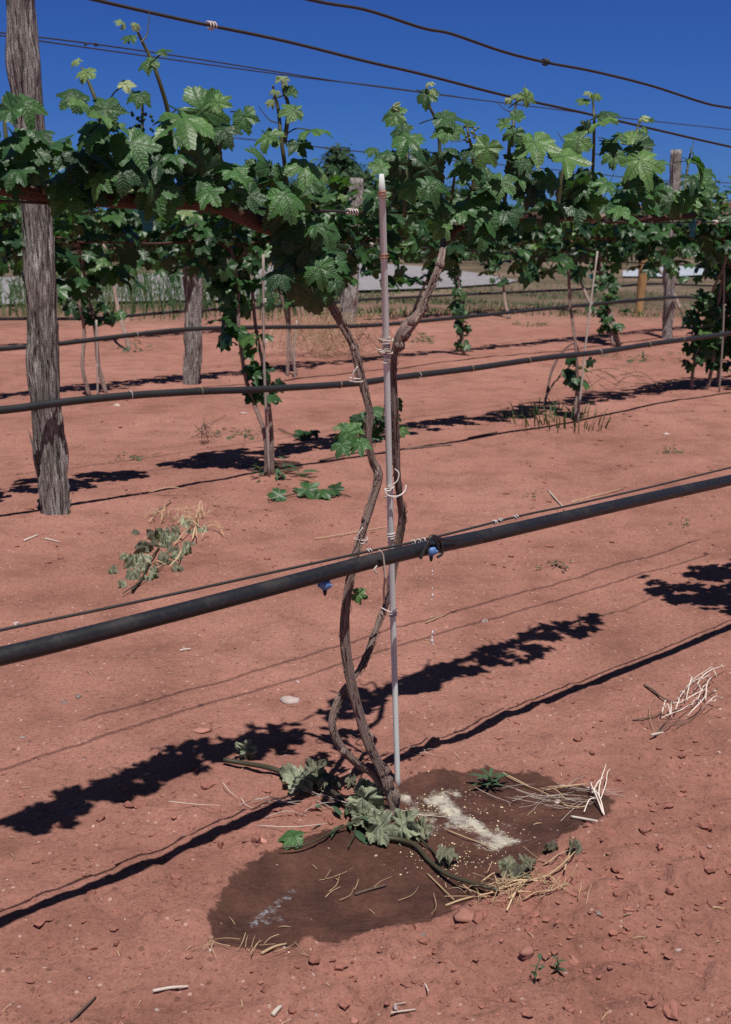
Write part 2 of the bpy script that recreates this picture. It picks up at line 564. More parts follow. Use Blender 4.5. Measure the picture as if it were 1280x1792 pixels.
# ------------------------------------------------------------------ ground
def build_ground():
    th = np.concatenate([np.arange(-180, -55, 5.), np.arange(-55, 55, .29), np.arange(55, 180, 5.)])
    rr = [.25]
    while rr[-1] < 1.1: rr.append(rr[-1] * 1.12)
    while rr[-1] < 24: rr.append(rr[-1] * 1.0052)
    while rr[-1] < 4500: rr.append(rr[-1] * 1.07)
    rr = np.array(rr)
    nt, nr = len(th), len(rr)
    T, RR = np.meshgrid(np.radians(th), rr)
    X = (RR * np.sin(T)).ravel(); Y = (RR * np.cos(T)).ravel()
    Z = hgt(X, Y)
    V = np.stack([X, Y, Z], 1)
    V = np.concatenate([V, [[0, 0, 0]]])
    i = np.arange(nr - 1)[:, None]; k = np.arange(nt)[None, :]; k2 = (k + 1) % nt
    q = np.stack([i * nt + k, i * nt + k2, (i + 1) * nt + k2, (i + 1) * nt + k], 2).reshape(-1, 4)
    tri = np.stack([np.full(nt, nr * nt), (np.arange(nt) + 1) % nt, np.arange(nt)], 1)
    me = bpy.data.meshes.new('ground')
    nf = len(q) + len(tri)
    me.vertices.add(len(V)); me.vertices.foreach_set('co', V.ravel())
    loops = np.concatenate([q[:, ::-1].ravel(), tri.ravel()])
    me.loops.add(len(loops)); me.loops.foreach_set('vertex_index', loops)
    me.polygons.add(nf)
    st = np.concatenate([np.arange(len(q)) * 4, len(q) * 4 + np.arange(len(tri)) * 3])
    me.polygons.foreach_set('loop_start', st)
    me.polygons.foreach_set('use_smooth', [True] * nf)
    me.update(calc_edges=True); me.validate()
    X = V[:, 0]; Y = V[:, 1]
    r = np.hypot(X, Y)

    def at(name, arr):
        a = me.attributes.new(name, 'FLOAT', 'POINT'); a.data.foreach_set('value', np.asarray(arr, np.float32))
    w = np.full(len(X), -9.); nr_ = r < 6
    w[nr_] = poly_sd(X[nr_], Y[nr_], WETG)
    # small damp rings round the next vines
    for (vx, vy) in M_VINES[1:2]:
        w = np.maximum(w, .16 - np.hypot(X - vx - .03, (Y - vy)))
    at('wet', w)
    wv = .35 + 1.6 * (.5 + vnoise(X * 13, Y * 13, 31)) * (.4 + .9 * (.5 + vnoise(X * 30, Y * 30, 32)))
    cr = np.maximum(1.1 - seg_dist(X, Y, CRUST) / (.052 * wv), 0.85 - seg_dist(X, Y, CRUST2) / (.05 * wv))
    at('crust', np.clip(cr, -1, 1.2))
    at('wet_sheen', np.clip(np.maximum(1 - seg_dist(X, Y, SHEEN) / .03, 1 - seg_dist(X, Y, SHEEN2) / .03), -1, 1))
    at('clod', np.clip(1.3 - np.hypot((X - CLODC.x) / 1.15, (Y - CLODC.y) / .95), 0, 1))
    at('far', np.clip((r + 2 * vnoise(X * .3, Y * .3, 8) - 15.) / 5, 0, 1))
    me.materials.append(M_SOIL)
    o = bpy.data.objects.new('ground', me)
    COL.objects.link(o)
    tag(o, kind='structure')


build_ground()


def sheet(name, px, mat, z, kind='structure', sub=True):
    pts = [G(*p) for p in px]
    mb = MB()
    # triangulated by fan through the middle line: upper and lower chains have equal length
    n = len(pts) // 2
    lo = pts[:n]; hi = pts[n:][::-1]
    V = []; Fc = []
    K = 6
    lo = smooth(lo, K); hi = smooth(hi, K)
    for j in range(len(lo)):
        for i in range(5):
            p = lo[j].lerp(hi[j], i / 4)
            V.append((p.x, p.y, z))
    for j in range(len(lo) - 1):
        for i in range(4):
            Fc.append((j * 5 + i, (j + 1) * 5 + i, (j + 1) * 5 + i + 1, j * 5 + i + 1))
    mb.add(V, Fc)
    o = mb.build(name, mat)
    return tag(o, kind=kind)


M_GRAV = mat_gravel('gravel', (.25, .235, .25), (.33, .31, .325))
M_GRAVP = mat_gravel('pale_gravel', (.36, .40, .46), (.44, .48, .54))
sheet('gravel_road', [(-700, 556), (-300, 548), (100, 535), (300, 531), (450, 528), (600, 514), (760, 508), (890, 499),
                      (905, 494), (800, 476), (700, 466), (600, 462), (450, 470), (300, 480), (100, 487), (-700, 495)][:16], M_GRAV, .05)
sheet('gravel_track', [(1090, 487), (1180, 487), (1260, 483), (1500, 478), (1500, 462), (1260, 467), (1180, 469), (1090, 477)], M_GRAVP, .05)

# far hills
def hills():
    t = NT('hill_scrub')
    g = t.n('ShaderNodeTexCoord').outputs['Object']
    n = t.noise(g, .05, 8, .7)
    t.bsdf(t.ramp(n, [(.35, (.055, .05, .04)), (.5, (.13, .085, .07)), (.65, (.20, .125, .10))]), .95, .05, t.bump(n, 1, 3))
    mb = MB()
    V = []; Fc = []
    N = 120; Rw = 8
    for i in range(N):
        a = R(-80 + 160 * i / (N - 1))
        prof = 9.5 + 5 * float(vnoise(i * .11, 3., 3)) + 2.0 * float(vnoise(i * .5, 7., 4)) + 14 * max(0, a - .12)
        for k in range(Rw):
            f = k / (Rw - 1)
            rr = 380 + 260 * f
            z = prof * math.sin(f * math.pi * .5) ** 0.8 * (1 + .1 * float(vnoise(i * .7, k * 1.1, 5))) - .5
            V.append((rr * math.sin(a), rr * math.cos(a), z))
    for i in range(N - 1):
        for k in range(Rw - 1):
            Fc.append((i * Rw + k, i * Rw + k + 1, (i + 1) * Rw + k + 1, (i + 1) * Rw + k))
    mb.add(V, Fc)
    tag(mb.build('hills', t.m), kind='structure')


hills()

# ------------------------------------------------------------------ leaves
VEINS = np.array([0, 55, -55, 118, -118]) * math.pi / 180


def leaf_template(seed, teeth=27, NA=108, rings=(.0, .28, .55, .8, 1.0), crump=0.0, droop=None):
    q = random.Random(seed)
    ph = np.linspace(-math.pi + .04, math.pi - .04, NA)
    ad = np.degrees(np.abs(ph))
    j = lambda s: q.uniform(-s, s)
    rr = np.interp(ad, [0, 12, 27, 42, 55, 70, 88, 102, 118, 140, 160, 172, 180],
                   [1.0 + j(.06), .90, .66 + j(.14), .80, .93 + j(.08), .80, .58 + j(.14), .66, .76 + j(.06), .70, .62, .5, .16])
    rr = rr * (1 + .04 * np.sin(ph * 1.0 + j(3)))
    saw = np.abs(((ph * teeth / (2 * math.pi)) % 1.0) - .35)
    edge = rr * (1 + .21 * (.3 - saw)) * (1 + .05 * np.sin(ph * 11 + seed))
    delt = np.min(np.abs(ph[:, None] - VEINS[None, :]), 1)
    d_k = q.uniform(.08, .60) if droop is None else droop
    fold = q.uniform(-.25, .45)
    wv = [q.uniform(-3, 3) for _ in range(4)]
    pk = q.uniform(.09, .17)
    V = []
    for f in rings[1:]:
        r = edge * f if f > .9 else rr * f
        x = r * np.sin(ph); y = r * np.cos(ph)
        z = pk * r * np.clip(delt / .47, 0, 1) - d_k * r ** 2 + fold * np.abs(x) * .5
        z = z + .09 * r * r * np.sin(3 * ph + wv[0]) + .05 * r * np.sin(2 * ph + wv[1]) + (.035 * np.sin(9 * ph + wv[2]) * f ** 3)
        if crump:
            z = z + crump * (vnoise(x * 4 + seed, y * 4, seed) + .6 * vnoise(x * 9, y * 9 + seed, seed + 1)) * 1.3
            x = x * (1 - crump * .5 * np.abs(vnoise(y * 3 + 5, x * 3, seed + 2))); y = y * (1 - crump * .35)
        V.append(np.stack([x, y, z], 1))
    U = np.concatenate([np.stack([(edge if f > .9 else rr) * f * np.sin(ph), (edge if f > .9 else rr) * f * np.cos(ph), 0 * ph], 1) for f in rings[1:]])
    V = np.concatenate([[[0, 0, 0]]] + V)
    U = np.concatenate([[[0, 0, 0]], U])
    Fc = []
    for k in range(NA - 1):
        Fc.append((0, 1 + k + 1, 1 + k))
    for rix in range(len(rings) - 2):
        b = 1 + rix * NA; b2 = b + NA
        for k in range(NA - 1):
            Fc.append((b + k, b + k + 1, b2 + k + 1, b2 + k))
    return V / 1.55, U, Fc


LT_HI = [leaf_template(100 + i) for i in range(22)]
LT_MID = [leaf_template(200 + i, teeth=21, NA=42, rings=(0, .5, 1.0)) for i in range(8)]
LT_LO = [leaf_template(300 + i, teeth=1, NA=17, rings=(0, 1.0)) for i in range(8)]
LT_WILT = [leaf_template(400 + i, NA=80, rings=(0, .2, .4, .6, .8, 1.0), crump=.45, droop=.25) for i in range(6)]
LT_CRISP = [leaf_template(450 + i, NA=60, teeth=15, rings=(0, .2, .4, .6, .8, 1.0), crump=.75, droop=.9) for i in range(6)]
LT_CURL = [leaf_template(500 + i, NA=54, teeth=18, rings=(0, .35, .7, 1.0), crump=.25, droop=.9) for i in range(4)]


def put_leaf(mb, tpl, pos, tip, nrm, size, tint):
    n = Vector(nrm).normalized()
    t = Vector(tip); t = t - n * t.dot(n)
    if t.length < 1e-5: t = n.orthogonal()
    t.normalize()
    x = t.cross(n)
    V, U, Fc = tpl
    M = np.array([x, t, n])
    W = V @ M * size + np.array(pos)
    mb.add(W, Fc, tint, U)


def coil(mb, p, axis, r, turns=2, pitch=.006, w=.0013, tint=.5, seed=0):
    axis = axis.normalized(); u = axis.orthogonal().normalized(); v = axis.cross(u)
    q = random.Random(seed)
    N = int(turns * 12)
    pts = [p + axis * (pitch * (i / 12 - turns / 2)) + (u * math.cos(i / 12 * 6.283 + seed) + v * math.sin(i / 12 * 6.283 + seed)) * r * q.uniform(.98, 1.12) for i in range(N + 1)]
    tube(mb, pts, w, 6, tint)


def rv(q, s=1.0):
    return Vector((q.uniform(-1, 1), q.uniform(-1, 1), q.uniform(-1, 1))) * s


def petiole(mb, a, b, r, q, tint=.55):
    m = a.lerp(b, .5) + rv(q, .12) * (a - b).length
    tube(mb, smooth([a, m, b], 3), r, 5, tint, cap=False)


# ------------------------------------------------------------------ main vine
def main_vine():
    base = G(690, 1430)
    root = thing('grapevine', 'nearest grapevine with two twisting trunks rising from the wet patch', 'vine', base, 'grapevines in the vineyard rows')
    q = random.Random(11)

    def path(pts, n=7):
        return smooth([P(x, y, C1 + c) for x, y, c in pts], n)
    # left trunk
    lt = MB()
    pl = path([(691, 1440, 0), (690, 1412, 0), (684, 1388, 0.005), (668, 1348, .01), (645, 1300, .015), (630, 1255, .02), (619, 1215, .02), (609, 1160, .025), (604, 1105, .03), (608, 1045, .03),
               (617, 990, .03), (634, 930, .035), (650, 878, .04), (662, 832, .045), (652, 805, .05), (646, 765, .05), (648, 725, .05), (640, 690, .055), (630, 650, .06), (618, 605, .07),
               (600, 570, .08), (578, 530, .09), (556, 490, .10), (530, 455, .10), (505, 425, .10), (482, 402, .10)])
    tube(lt, pl, [.017, .015, .020, .0145, .0130, .0125, .0125, .0115, .0115, .011, .011, .011, .012, .013, .0105, .0095, .0105, .010, .0095, .0095, .010, .010, .011, .012, .012, .013], 22, .5, .5, 3, fib=8, rs=.72)
    for (x, y, c, s) in [(660, 830, .045, .0125), (620, 607, .07, .0105), (604, 1108, .03, .0108), (645, 1296, .015, .012)]:
        p = P(x, y, C1 + c)
        blob(lt, p, s * .8, int(x), .5, 1.0, .3, 2, (.95, .95, 1.5))
    # head of the stock: knobbly
    for (x, y, c, s) in [(680, 1370, .005, .022), (690, 1395, 0, .020), (687, 1420, 0, .021), (694, 1436, -.005, .022), (672, 1352, .01, .018)]:
        blob(lt, P(x, y, C1 + c), s * .68, int(x * 3 + y), .38, 1.1, .35, 2, (1, 1, 1.2))
    lt.build('trunk', M_BARK, root)
    # thinner second trunk
    rt = MB()
    pr = path([(672, 1382, .02), (652, 1352, .03), (628, 1338, .035), (606, 1318, .04), (590, 1295, .045), (582, 1268, .05), (587, 1240, .055), (600, 1212, .055), (618, 1188, .06), (636, 1160, .07), (655, 1110, .09),
               (670, 1070, .11), (681, 1040, .11), (688, 1000, .105), (697, 950, .10), (704, 905, .09), (699, 868, .08), (694, 820, .07), (692, 770, .065), (690, 715, .055), (688, 660, .05), (690, 620, .035), (698, 592, .025),
               (712, 572, .015), (733, 548, .01), (744, 525, .005), (757, 497, .0), (768, 472, .0), (774, 448, .03), (776, 420, .08)])
    tube(rt, pr, [.011, .010, .009, .0095, .0105, .010, .010, .0095, .008, .0085, .008, .008, .009, .009, .0105, .0115, .0085, .0085, .009, .0095, .0085, .008, .013, .016, .0115, .0105, .010, .009, .009, .008], 22, .5, .5, 5, fib=8, rs=.74)
    for (x, y, c, s) in [(600, 1313, .04, .0102), (706, 586, .02, .0145), (699, 602, .025, .0115), (718, 566, .012, .0125), (743, 530, .008, .0108), (770, 466, .0, .0095)]:
        blob(rt, P(x, y, C1 + c), s * .82, int(x + 5 * y), .5, 1.0, .35, 2, (.95, .95, 1.5))
    # peeling strips
    for k in range(190):
        src = pl if k % 2 else pr
        i = q.randrange(6, len(src) - 12)
        a = src[i]; L = q.randrange(3, 11)
        off = Vector((q.uniform(-1, 1), -abs(q.uniform(.3, 1)), 0)).normalized() * q.uniform(.0068, .0098)
        pts = [src[i + m] + off * (1 + .12 * m * q.uniform(0, 1)) + rv(q, .0018) for m in range(0, L)]
        tube(rt, pts, [.0007, .0013, .0004], 4, q.uniform(.15, 1.0), cap=False)
    rt.build('trunk', M_BARK, root)
    for (x, y, c) in [(632, 944, .035), (623, 665, .06), (685, 868, .08)]:
        m1 = MB(); p = P(x, y, C1 + c)
        coil(m1, p, Vector((.15, 0, 1)), .0125, 1.6, .006, .0012, .5, x)
        tube(m1, smooth([p + Vector((-.004, -.013, .0)), p + Vector((-.006, -.016, .012)), p + Vector((.004, -.014, .028))], 4), .0012, 6, .5)
        m1.build('tie', M_TIE, root)
    # cordon arms
    cm = MB()
    pc = path([(486, 404, .10), (450, 390, .10), (415, 374, .10), (380, 360, .10), (330, 353, .10), (270, 352, .10), (200, 351, .10), (130, 346, .10), (70, 340, .10), (0, 322, .10), (-90, 305, .10), (-200, 300, .1)])
    tube(cm, pc, [.012, .0135, .0135, .012, .0125, .0115, .012, .0125, .014, .015, .014, .013], 14, .45, .28, 9)
    cm.build('cordon', M_CORDON, root); cm = MB()
    pc2 = path([(776, 425, .12), (800, 398, .12), (850, 384, .12), (920, 380, .11), (1000, 378, .11), (1080, 384, .11), (1150, 382, .11), (1215, 378, .11)])
    tube(cm, pc2, [.010, .011, .011, .010, .011, .010, .009, .007], 12, .5, .3, 12)
    for a, b, r in [((1035, 388), (1062, 374), .006), (((1040, 382)), (1036, 374), .003), ((1115, 384), (1134, 380), .0045), ((905, 378), (925, 376), .007)]:
        m1 = MB(); tube(m1, [P(*a, C1 + .08), P(*b, C1 + .06)], [r, r * .8], 8, .95, .1, 2); m1.build('pruned_spur', M_BARK, root)
    cm.build('cordon', M_CORDON, root)
    # green shoots
    sh = MB()
    shoots = [
        [(302, 352), (300, 280), (295, 200), (275, 130), (262, 98), (248, 70), (238, 48)],
        [(190, 350), (182, 260), (170, 185), (158, 150), (143, 118)],
        [(505, 360), (500, 300), (492, 240), (487, 190), (480, 165), (478, 150)], [(498, 250), (505, 190), (497, 160), (494, 140)],
        [(708, 380), (712, 290), (714, 235), (706, 205), (698, 192)],
        [(772, 400), (770, 310), (769, 245), (762, 208), (752, 185), (748, 150)],
        [(830, 400), (829, 330), (827, 270), (820, 235), (818, 215)],
        [(880, 390), (889, 290), (893, 240), (898, 222), (902, 190), (906, 165)],
        [(1030, 385), (1038, 290), (1040, 220), (1039, 190), (1037, 165)], [(975, 385), (985, 300), (1000, 250), (1012, 225)],
        [(1095, 385), (1105, 290), (1111, 240), (1122, 208)],
        [(1190, 385), (1200, 320), (1205, 285), (1211, 258)], [(80, 340), (60, 260), (45, 200)], [(370, 355), (385, 260), (388, 180)],
        [(330, 352), (320, 300), (312, 262)], [(775, 420), (790, 350), (800, 270)], [(240, 350), (248, 300), (250, 160)], [(20, 320), (10, 230), (5, 170)]]
    for k, s in enumerate(shoots):
        c = .10 - .006 * (k % 5)
        pp = smooth([P(x, y, C1 + c + .01 * math.sin(i * 1.7 + k)) for i, (x, y) in enumerate(s)], 5)
        m1 = MB(); tube(m1, pp, [.0044, .0037, .0030, .0018], 7, .5, .1, k); m1.build('shoot', M_SHOOT, root)
    tends = [[(248, 74), (258, 60), (261, 35), (262, 18)], [(818, 240), (806, 247), (788, 248)], [(900, 198), (885, 192), (870, 180)], [(485, 215), (470, 208), (452, 185)],
             [(1012, 240), (990, 250), (975, 230)], [(1208, 268), (1213, 255), (1214, 240)], [(905, 168), (915, 158), (921, 148)]]
    for tpts in tends:
        m1 = MB(); tube(m1, smooth([P(x, y, C1 + .08) for x, y in tpts], 5), [.0014, .0006], 5, .6, cap=False); m1.build('tendril', M_SHOOT, root)
    fo = MB()
    # leaves read off the photograph: x, y of the blade's middle, its width, where its tip points, tone
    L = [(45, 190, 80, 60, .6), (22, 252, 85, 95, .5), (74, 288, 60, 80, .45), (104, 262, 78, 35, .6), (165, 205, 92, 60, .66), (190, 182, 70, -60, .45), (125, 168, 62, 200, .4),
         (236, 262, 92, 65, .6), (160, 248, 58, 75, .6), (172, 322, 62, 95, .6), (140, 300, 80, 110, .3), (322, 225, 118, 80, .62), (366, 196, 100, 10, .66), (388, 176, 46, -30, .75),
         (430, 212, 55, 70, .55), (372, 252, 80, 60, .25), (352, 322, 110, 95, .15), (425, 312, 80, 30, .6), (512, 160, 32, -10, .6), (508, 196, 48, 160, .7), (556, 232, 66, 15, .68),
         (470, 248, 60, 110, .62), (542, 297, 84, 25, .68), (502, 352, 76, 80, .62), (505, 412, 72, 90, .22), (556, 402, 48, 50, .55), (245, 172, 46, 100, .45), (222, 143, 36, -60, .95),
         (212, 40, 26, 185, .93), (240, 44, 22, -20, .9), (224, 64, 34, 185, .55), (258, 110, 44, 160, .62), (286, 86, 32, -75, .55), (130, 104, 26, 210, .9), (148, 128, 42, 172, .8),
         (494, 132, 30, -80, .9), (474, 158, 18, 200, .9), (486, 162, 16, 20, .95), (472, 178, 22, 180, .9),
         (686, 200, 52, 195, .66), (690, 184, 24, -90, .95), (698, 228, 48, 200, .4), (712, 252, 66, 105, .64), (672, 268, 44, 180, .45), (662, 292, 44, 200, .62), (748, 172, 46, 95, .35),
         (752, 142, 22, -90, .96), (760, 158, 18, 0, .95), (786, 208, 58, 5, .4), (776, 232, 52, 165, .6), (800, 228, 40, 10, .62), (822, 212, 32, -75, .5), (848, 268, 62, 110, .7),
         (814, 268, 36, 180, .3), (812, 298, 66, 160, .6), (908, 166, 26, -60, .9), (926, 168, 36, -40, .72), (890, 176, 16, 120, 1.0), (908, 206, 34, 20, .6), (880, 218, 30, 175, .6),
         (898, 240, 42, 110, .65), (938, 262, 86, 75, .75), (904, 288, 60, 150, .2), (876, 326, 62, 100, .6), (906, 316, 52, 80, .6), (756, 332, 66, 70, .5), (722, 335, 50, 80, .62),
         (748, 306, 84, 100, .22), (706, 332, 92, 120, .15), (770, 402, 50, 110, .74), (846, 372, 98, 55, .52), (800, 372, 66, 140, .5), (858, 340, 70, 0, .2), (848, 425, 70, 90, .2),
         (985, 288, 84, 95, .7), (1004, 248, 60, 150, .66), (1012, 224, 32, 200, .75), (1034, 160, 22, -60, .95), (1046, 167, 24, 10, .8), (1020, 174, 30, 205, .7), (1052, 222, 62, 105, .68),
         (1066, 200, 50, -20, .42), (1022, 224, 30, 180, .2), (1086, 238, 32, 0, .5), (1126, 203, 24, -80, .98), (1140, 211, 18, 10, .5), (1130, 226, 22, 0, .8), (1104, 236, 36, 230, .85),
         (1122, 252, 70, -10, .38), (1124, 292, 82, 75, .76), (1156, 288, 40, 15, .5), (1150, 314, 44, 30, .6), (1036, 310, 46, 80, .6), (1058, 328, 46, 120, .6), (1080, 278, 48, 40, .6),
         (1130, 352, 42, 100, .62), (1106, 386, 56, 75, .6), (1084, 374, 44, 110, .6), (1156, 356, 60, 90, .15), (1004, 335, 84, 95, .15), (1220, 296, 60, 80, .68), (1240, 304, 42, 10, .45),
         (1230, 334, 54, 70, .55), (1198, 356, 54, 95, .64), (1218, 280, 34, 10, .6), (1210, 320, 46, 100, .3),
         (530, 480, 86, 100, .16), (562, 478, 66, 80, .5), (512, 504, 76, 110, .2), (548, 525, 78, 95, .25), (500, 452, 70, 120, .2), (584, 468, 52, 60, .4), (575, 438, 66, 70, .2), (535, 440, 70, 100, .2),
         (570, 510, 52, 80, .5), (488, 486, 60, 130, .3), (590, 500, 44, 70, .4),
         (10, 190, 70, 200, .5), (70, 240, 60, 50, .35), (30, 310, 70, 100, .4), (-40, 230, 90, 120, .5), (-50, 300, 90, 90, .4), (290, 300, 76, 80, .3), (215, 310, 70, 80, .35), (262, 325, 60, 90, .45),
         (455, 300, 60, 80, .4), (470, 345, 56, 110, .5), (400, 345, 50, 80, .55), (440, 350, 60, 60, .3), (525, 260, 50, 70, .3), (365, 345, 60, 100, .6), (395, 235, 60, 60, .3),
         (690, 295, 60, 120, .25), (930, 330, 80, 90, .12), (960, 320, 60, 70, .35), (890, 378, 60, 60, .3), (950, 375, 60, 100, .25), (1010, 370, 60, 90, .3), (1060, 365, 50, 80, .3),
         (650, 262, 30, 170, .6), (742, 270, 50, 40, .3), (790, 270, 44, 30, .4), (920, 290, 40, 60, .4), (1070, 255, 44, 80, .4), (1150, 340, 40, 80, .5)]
    tocam0 = -FWD
    for k, (x, y, w, a, tn) in enumerate(L):
        c = C1 + q.uniform(-.01, .07) + (.05 if tn < .3 else 0)
        p = P(x, y, c)
        s = w * depth(p) / F * .90
        ar = R(a + q.uniform(-8, 8))
        tip = RGT * math.cos(ar) - UPV * math.sin(ar)
        n = tocam0 * .8 + Vector((0, 0, .62)) + rv(q, .75 if k % 4 == 0 else .34)
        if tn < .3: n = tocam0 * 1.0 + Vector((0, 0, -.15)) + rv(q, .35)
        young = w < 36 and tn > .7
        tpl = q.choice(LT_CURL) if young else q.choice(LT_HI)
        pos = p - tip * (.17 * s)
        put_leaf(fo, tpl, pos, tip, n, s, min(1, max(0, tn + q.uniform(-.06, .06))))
        if w > 30:
            petiole(fo, pos, pos - tip * (.45 * s) + Vector((0, 0, -.2 * s)) + NV * .03, .0013, q)
    # leaves inside and behind
    prof = [([-140, 0, 60, 165, 200, 300, 400, 480, 560, 592], [215, 220, 255, 225, 230, 245, 245, 280, 290, 350], [345, 345, 345, 350, 350, 355, 365, 400, 545, 500], 66),
            ([655, 700, 770, 850, 900, 980, 1050, 1150, 1190, 1240], [310, 290, 320, 305, 295, 310, 275, 300, 320, 315], [365, 380, 395, 420, 395, 380, 380, 375, 365, 345], 54)]
    for xs, top, bot, cnt in prof:
        for k in range(cnt):
            x = q.uniform(xs[0], xs[-1])
            t = np.interp(x, xs, top); b = np.interp(x, xs, bot)
            y = t + (b - t) * q.random() ** .75
            if 775 < x < 812 and 290 < y < 350: continue
            if 1165 < x < 1205 and y < 350: continue
            if (415 < x < 440 or 1160 < x < 1180) and q.random() < .8: continue
            c = C1 + q.uniform(.02, .11)
            p = P(x, y, c)
            s = q.uniform(.040, .076)
            ar = R(q.gauss(90, 60))
            tip = RGT * math.cos(ar) - UPV * math.sin(ar)
            n = tocam0 * q.uniform(.2, 1) + Vector((0, 0, q.uniform(.2, .9))) + rv(q, .6)
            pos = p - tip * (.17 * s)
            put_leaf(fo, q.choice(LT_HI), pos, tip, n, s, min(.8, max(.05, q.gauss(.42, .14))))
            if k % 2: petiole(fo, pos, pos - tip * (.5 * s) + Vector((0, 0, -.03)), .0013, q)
    # suckers on the trunks
    for (x, y, w, a, tn, c) in [(610, 765, 44, 100, .6, .02), (598, 785, 34, 110, .6, .02), (632, 782, 34, 80, .6, .0), (630, 745, 46, 150, .3, .10), (655, 715, 34, -30, .5, .09), (622, 752, 30, 20, .72, .03), (588, 748, 12, 190, .95, .03),
                              (655, 762, 34, 40, .3, .10), (690, 710, 28, 100, .4, .18), (692, 733, 20, 90, .75, .17), (630, 1042, 26, 20, .7, .06), (705, 752, 26, 10, .7, .16), (668, 740, 30, 100, .25, .1)]:
        p = P(x, y, C1 + c); s = w * depth(p) / F * 1.1
        ar = R(a); tip = RGT * math.cos(ar) - UPV * math.sin(ar)
        put_leaf(fo, q.choice(LT_HI), p - tip * .17 * s, tip, tocam0 * .8 + Vector((0, 0, .6)) + rv(q, .4), s, tn)
    sh = MB(); tube(sh, smooth([P(x, y, C1 + .06) for x, y in [(655, 752), (668, 735), (672, 718), (676, 700)]], 4), .0018, 5, .5); sh.build('shoot', M_SHOOT, root); sh = MB()
    tube(sh, smooth([P(x, y, C1 + .04) for x, y in [(640, 770), (615, 760), (600, 745), (590, 745)]], 4), .0018, 5, .6)
    # unripe bunches
    for (x, y) in [(250, 215), (1150, 325), (1160, 332), (828, 234), (1140, 322)]:
        p0 = P(x, y, C1 + .05); gb = MB()
        for m in range(22):
            blob(gb, p0 + rv(q, .016), q.uniform(.0024, .0038), m, .9 if x == 828 else .45, 1, .05, 1, (1, 1, 1))
        gb.build('grape_bunch', M_LEAFBG, root)
    fo.build('foliage', M_LEAF, root)
    sh.build('shoot', M_SHOOT, root)


main_vine()


# ------------------------------------------------------------------ further vines
def vine(basepx, c, label, seed, arms=(1.15, 1.15), zc=1.12, nleaf=430, lod=LT_MID, trunk_r=.022, stems=((0, 0),), suckers=(), base=None, top=.42, size=(.075, .125), low=.2, group='grapevines in the vineyard rows', bare=()):
    q = random.Random(seed)
    b = base if base is not None else GG(*basepx)
    root = thing('grapevine', label, 'vine', b, group)
    head = Vector((b.x, b.y, 0)) + Vector((0, 0, zc)) + NV * (c - NV.dot(b)) * .8
    for k, (ox, lean) in enumerate(stems):
        tm = MB()
        p0 = b + DV * ox + Vector((0, 0, -.02))
        pts = [p0]
        for f in (.2, .42, .65, .85):
            pts.append(p0.lerp(head + DV * lean, f) + Vector((q.uniform(-.03, .03), q.uniform(-.03, .03), 0)))
        pts.append(head + DV * lean)
        tube(tm, smooth(pts, 5), [trunk_r * 1.25, trunk_r, trunk_r * .85, trunk_r * .8, trunk_r * .75], 10, .42, .3, seed + k)
        tm.build('trunk', M_BARK, root)
    for sgn, L in ((-1, arms[0]), (1, arms[1])):
        cm = MB(); pts = [head + Vector((0, 0, -.06)), head + DV * sgn * .12 + Vector((0, 0, .02))]
        for f in (.4, .7, 1):
            pts.append(head + DV * sgn * L * f + Vector((0, 0, q.uniform(-.02, .03))) + NV * q.uniform(-.02, .02))
        tube(cm, smooth(pts, 5), [trunk_r * .7, trunk_r * .6, trunk_r * .4], 8, .4, .25, seed + 5)
        cm.build('cordon', M_CORDON, root)
    fo = MB(); sh = MB()
    ns = max(6, int((arms[0] + arms[1]) / .11))
    per = nleaf // ns
    for k in range(ns):
        s = -arms[0] + (arms[0] + arms[1]) * (k + q.random()) / ns
        if any(a < s < e for a, e in bare): continue
        o = head + DV * s
        h = top * q.uniform(.45, 1.1)
        tipp = o + Vector((0, 0, h)) + NV * q.uniform(-.22, .22) + DV * q.uniform(-.12, .12)
        if seed < 30:
            sh = MB(); tube(sh, smooth([o, o.lerp(tipp, .5) + rv(q, .03), tipp], 3), [.004, .0015], 5, .45, cap=False); sh.build('shoot', M_SHOOT, root)
        for m in range(per):
            f = q.uniform(-.35 * low / .2, 1.0)
            w = .17 * (1.05 - .75 * max(0, f))
            if f < 0:
                p = o + Vector((0, 0, f * .55)) + NV * q.uniform(-.2, .2) + DV * q.uniform(-.09, .09)
            else:
                p = o.lerp(tipp, f) + NV * q.uniform(-w, w) + DV * q.uniform(-w, w) * .7 + Vector((0, 0, q.uniform(-.04, .04)))
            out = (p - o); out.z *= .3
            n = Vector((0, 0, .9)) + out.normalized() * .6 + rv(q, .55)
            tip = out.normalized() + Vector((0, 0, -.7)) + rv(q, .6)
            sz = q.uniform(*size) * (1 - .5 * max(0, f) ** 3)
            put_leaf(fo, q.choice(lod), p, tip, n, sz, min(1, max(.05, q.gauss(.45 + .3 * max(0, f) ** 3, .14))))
    for (z0, z1, cnt, wd, off) in suckers:
        for m in range(cnt):
            z = q.uniform(z0, z1)
            f = z / zc
            p = b.lerp(head, f); p.z = z
            p = p + DV * (off + q.gauss(0, wd * .6)) + NV * q.gauss(0, wd * .6)
            n = Vector((0, -.5, .7)) + rv(q, .6)
            put_leaf(fo, q.choice(lod), p, Vector((q.uniform(-1, 1), 0, -.8)) + rv(q, .5), n, q.uniform(*size) * .95, min(1, max(.05, q.gauss(.5, .14))))
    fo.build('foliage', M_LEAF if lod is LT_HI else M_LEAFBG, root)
    return root


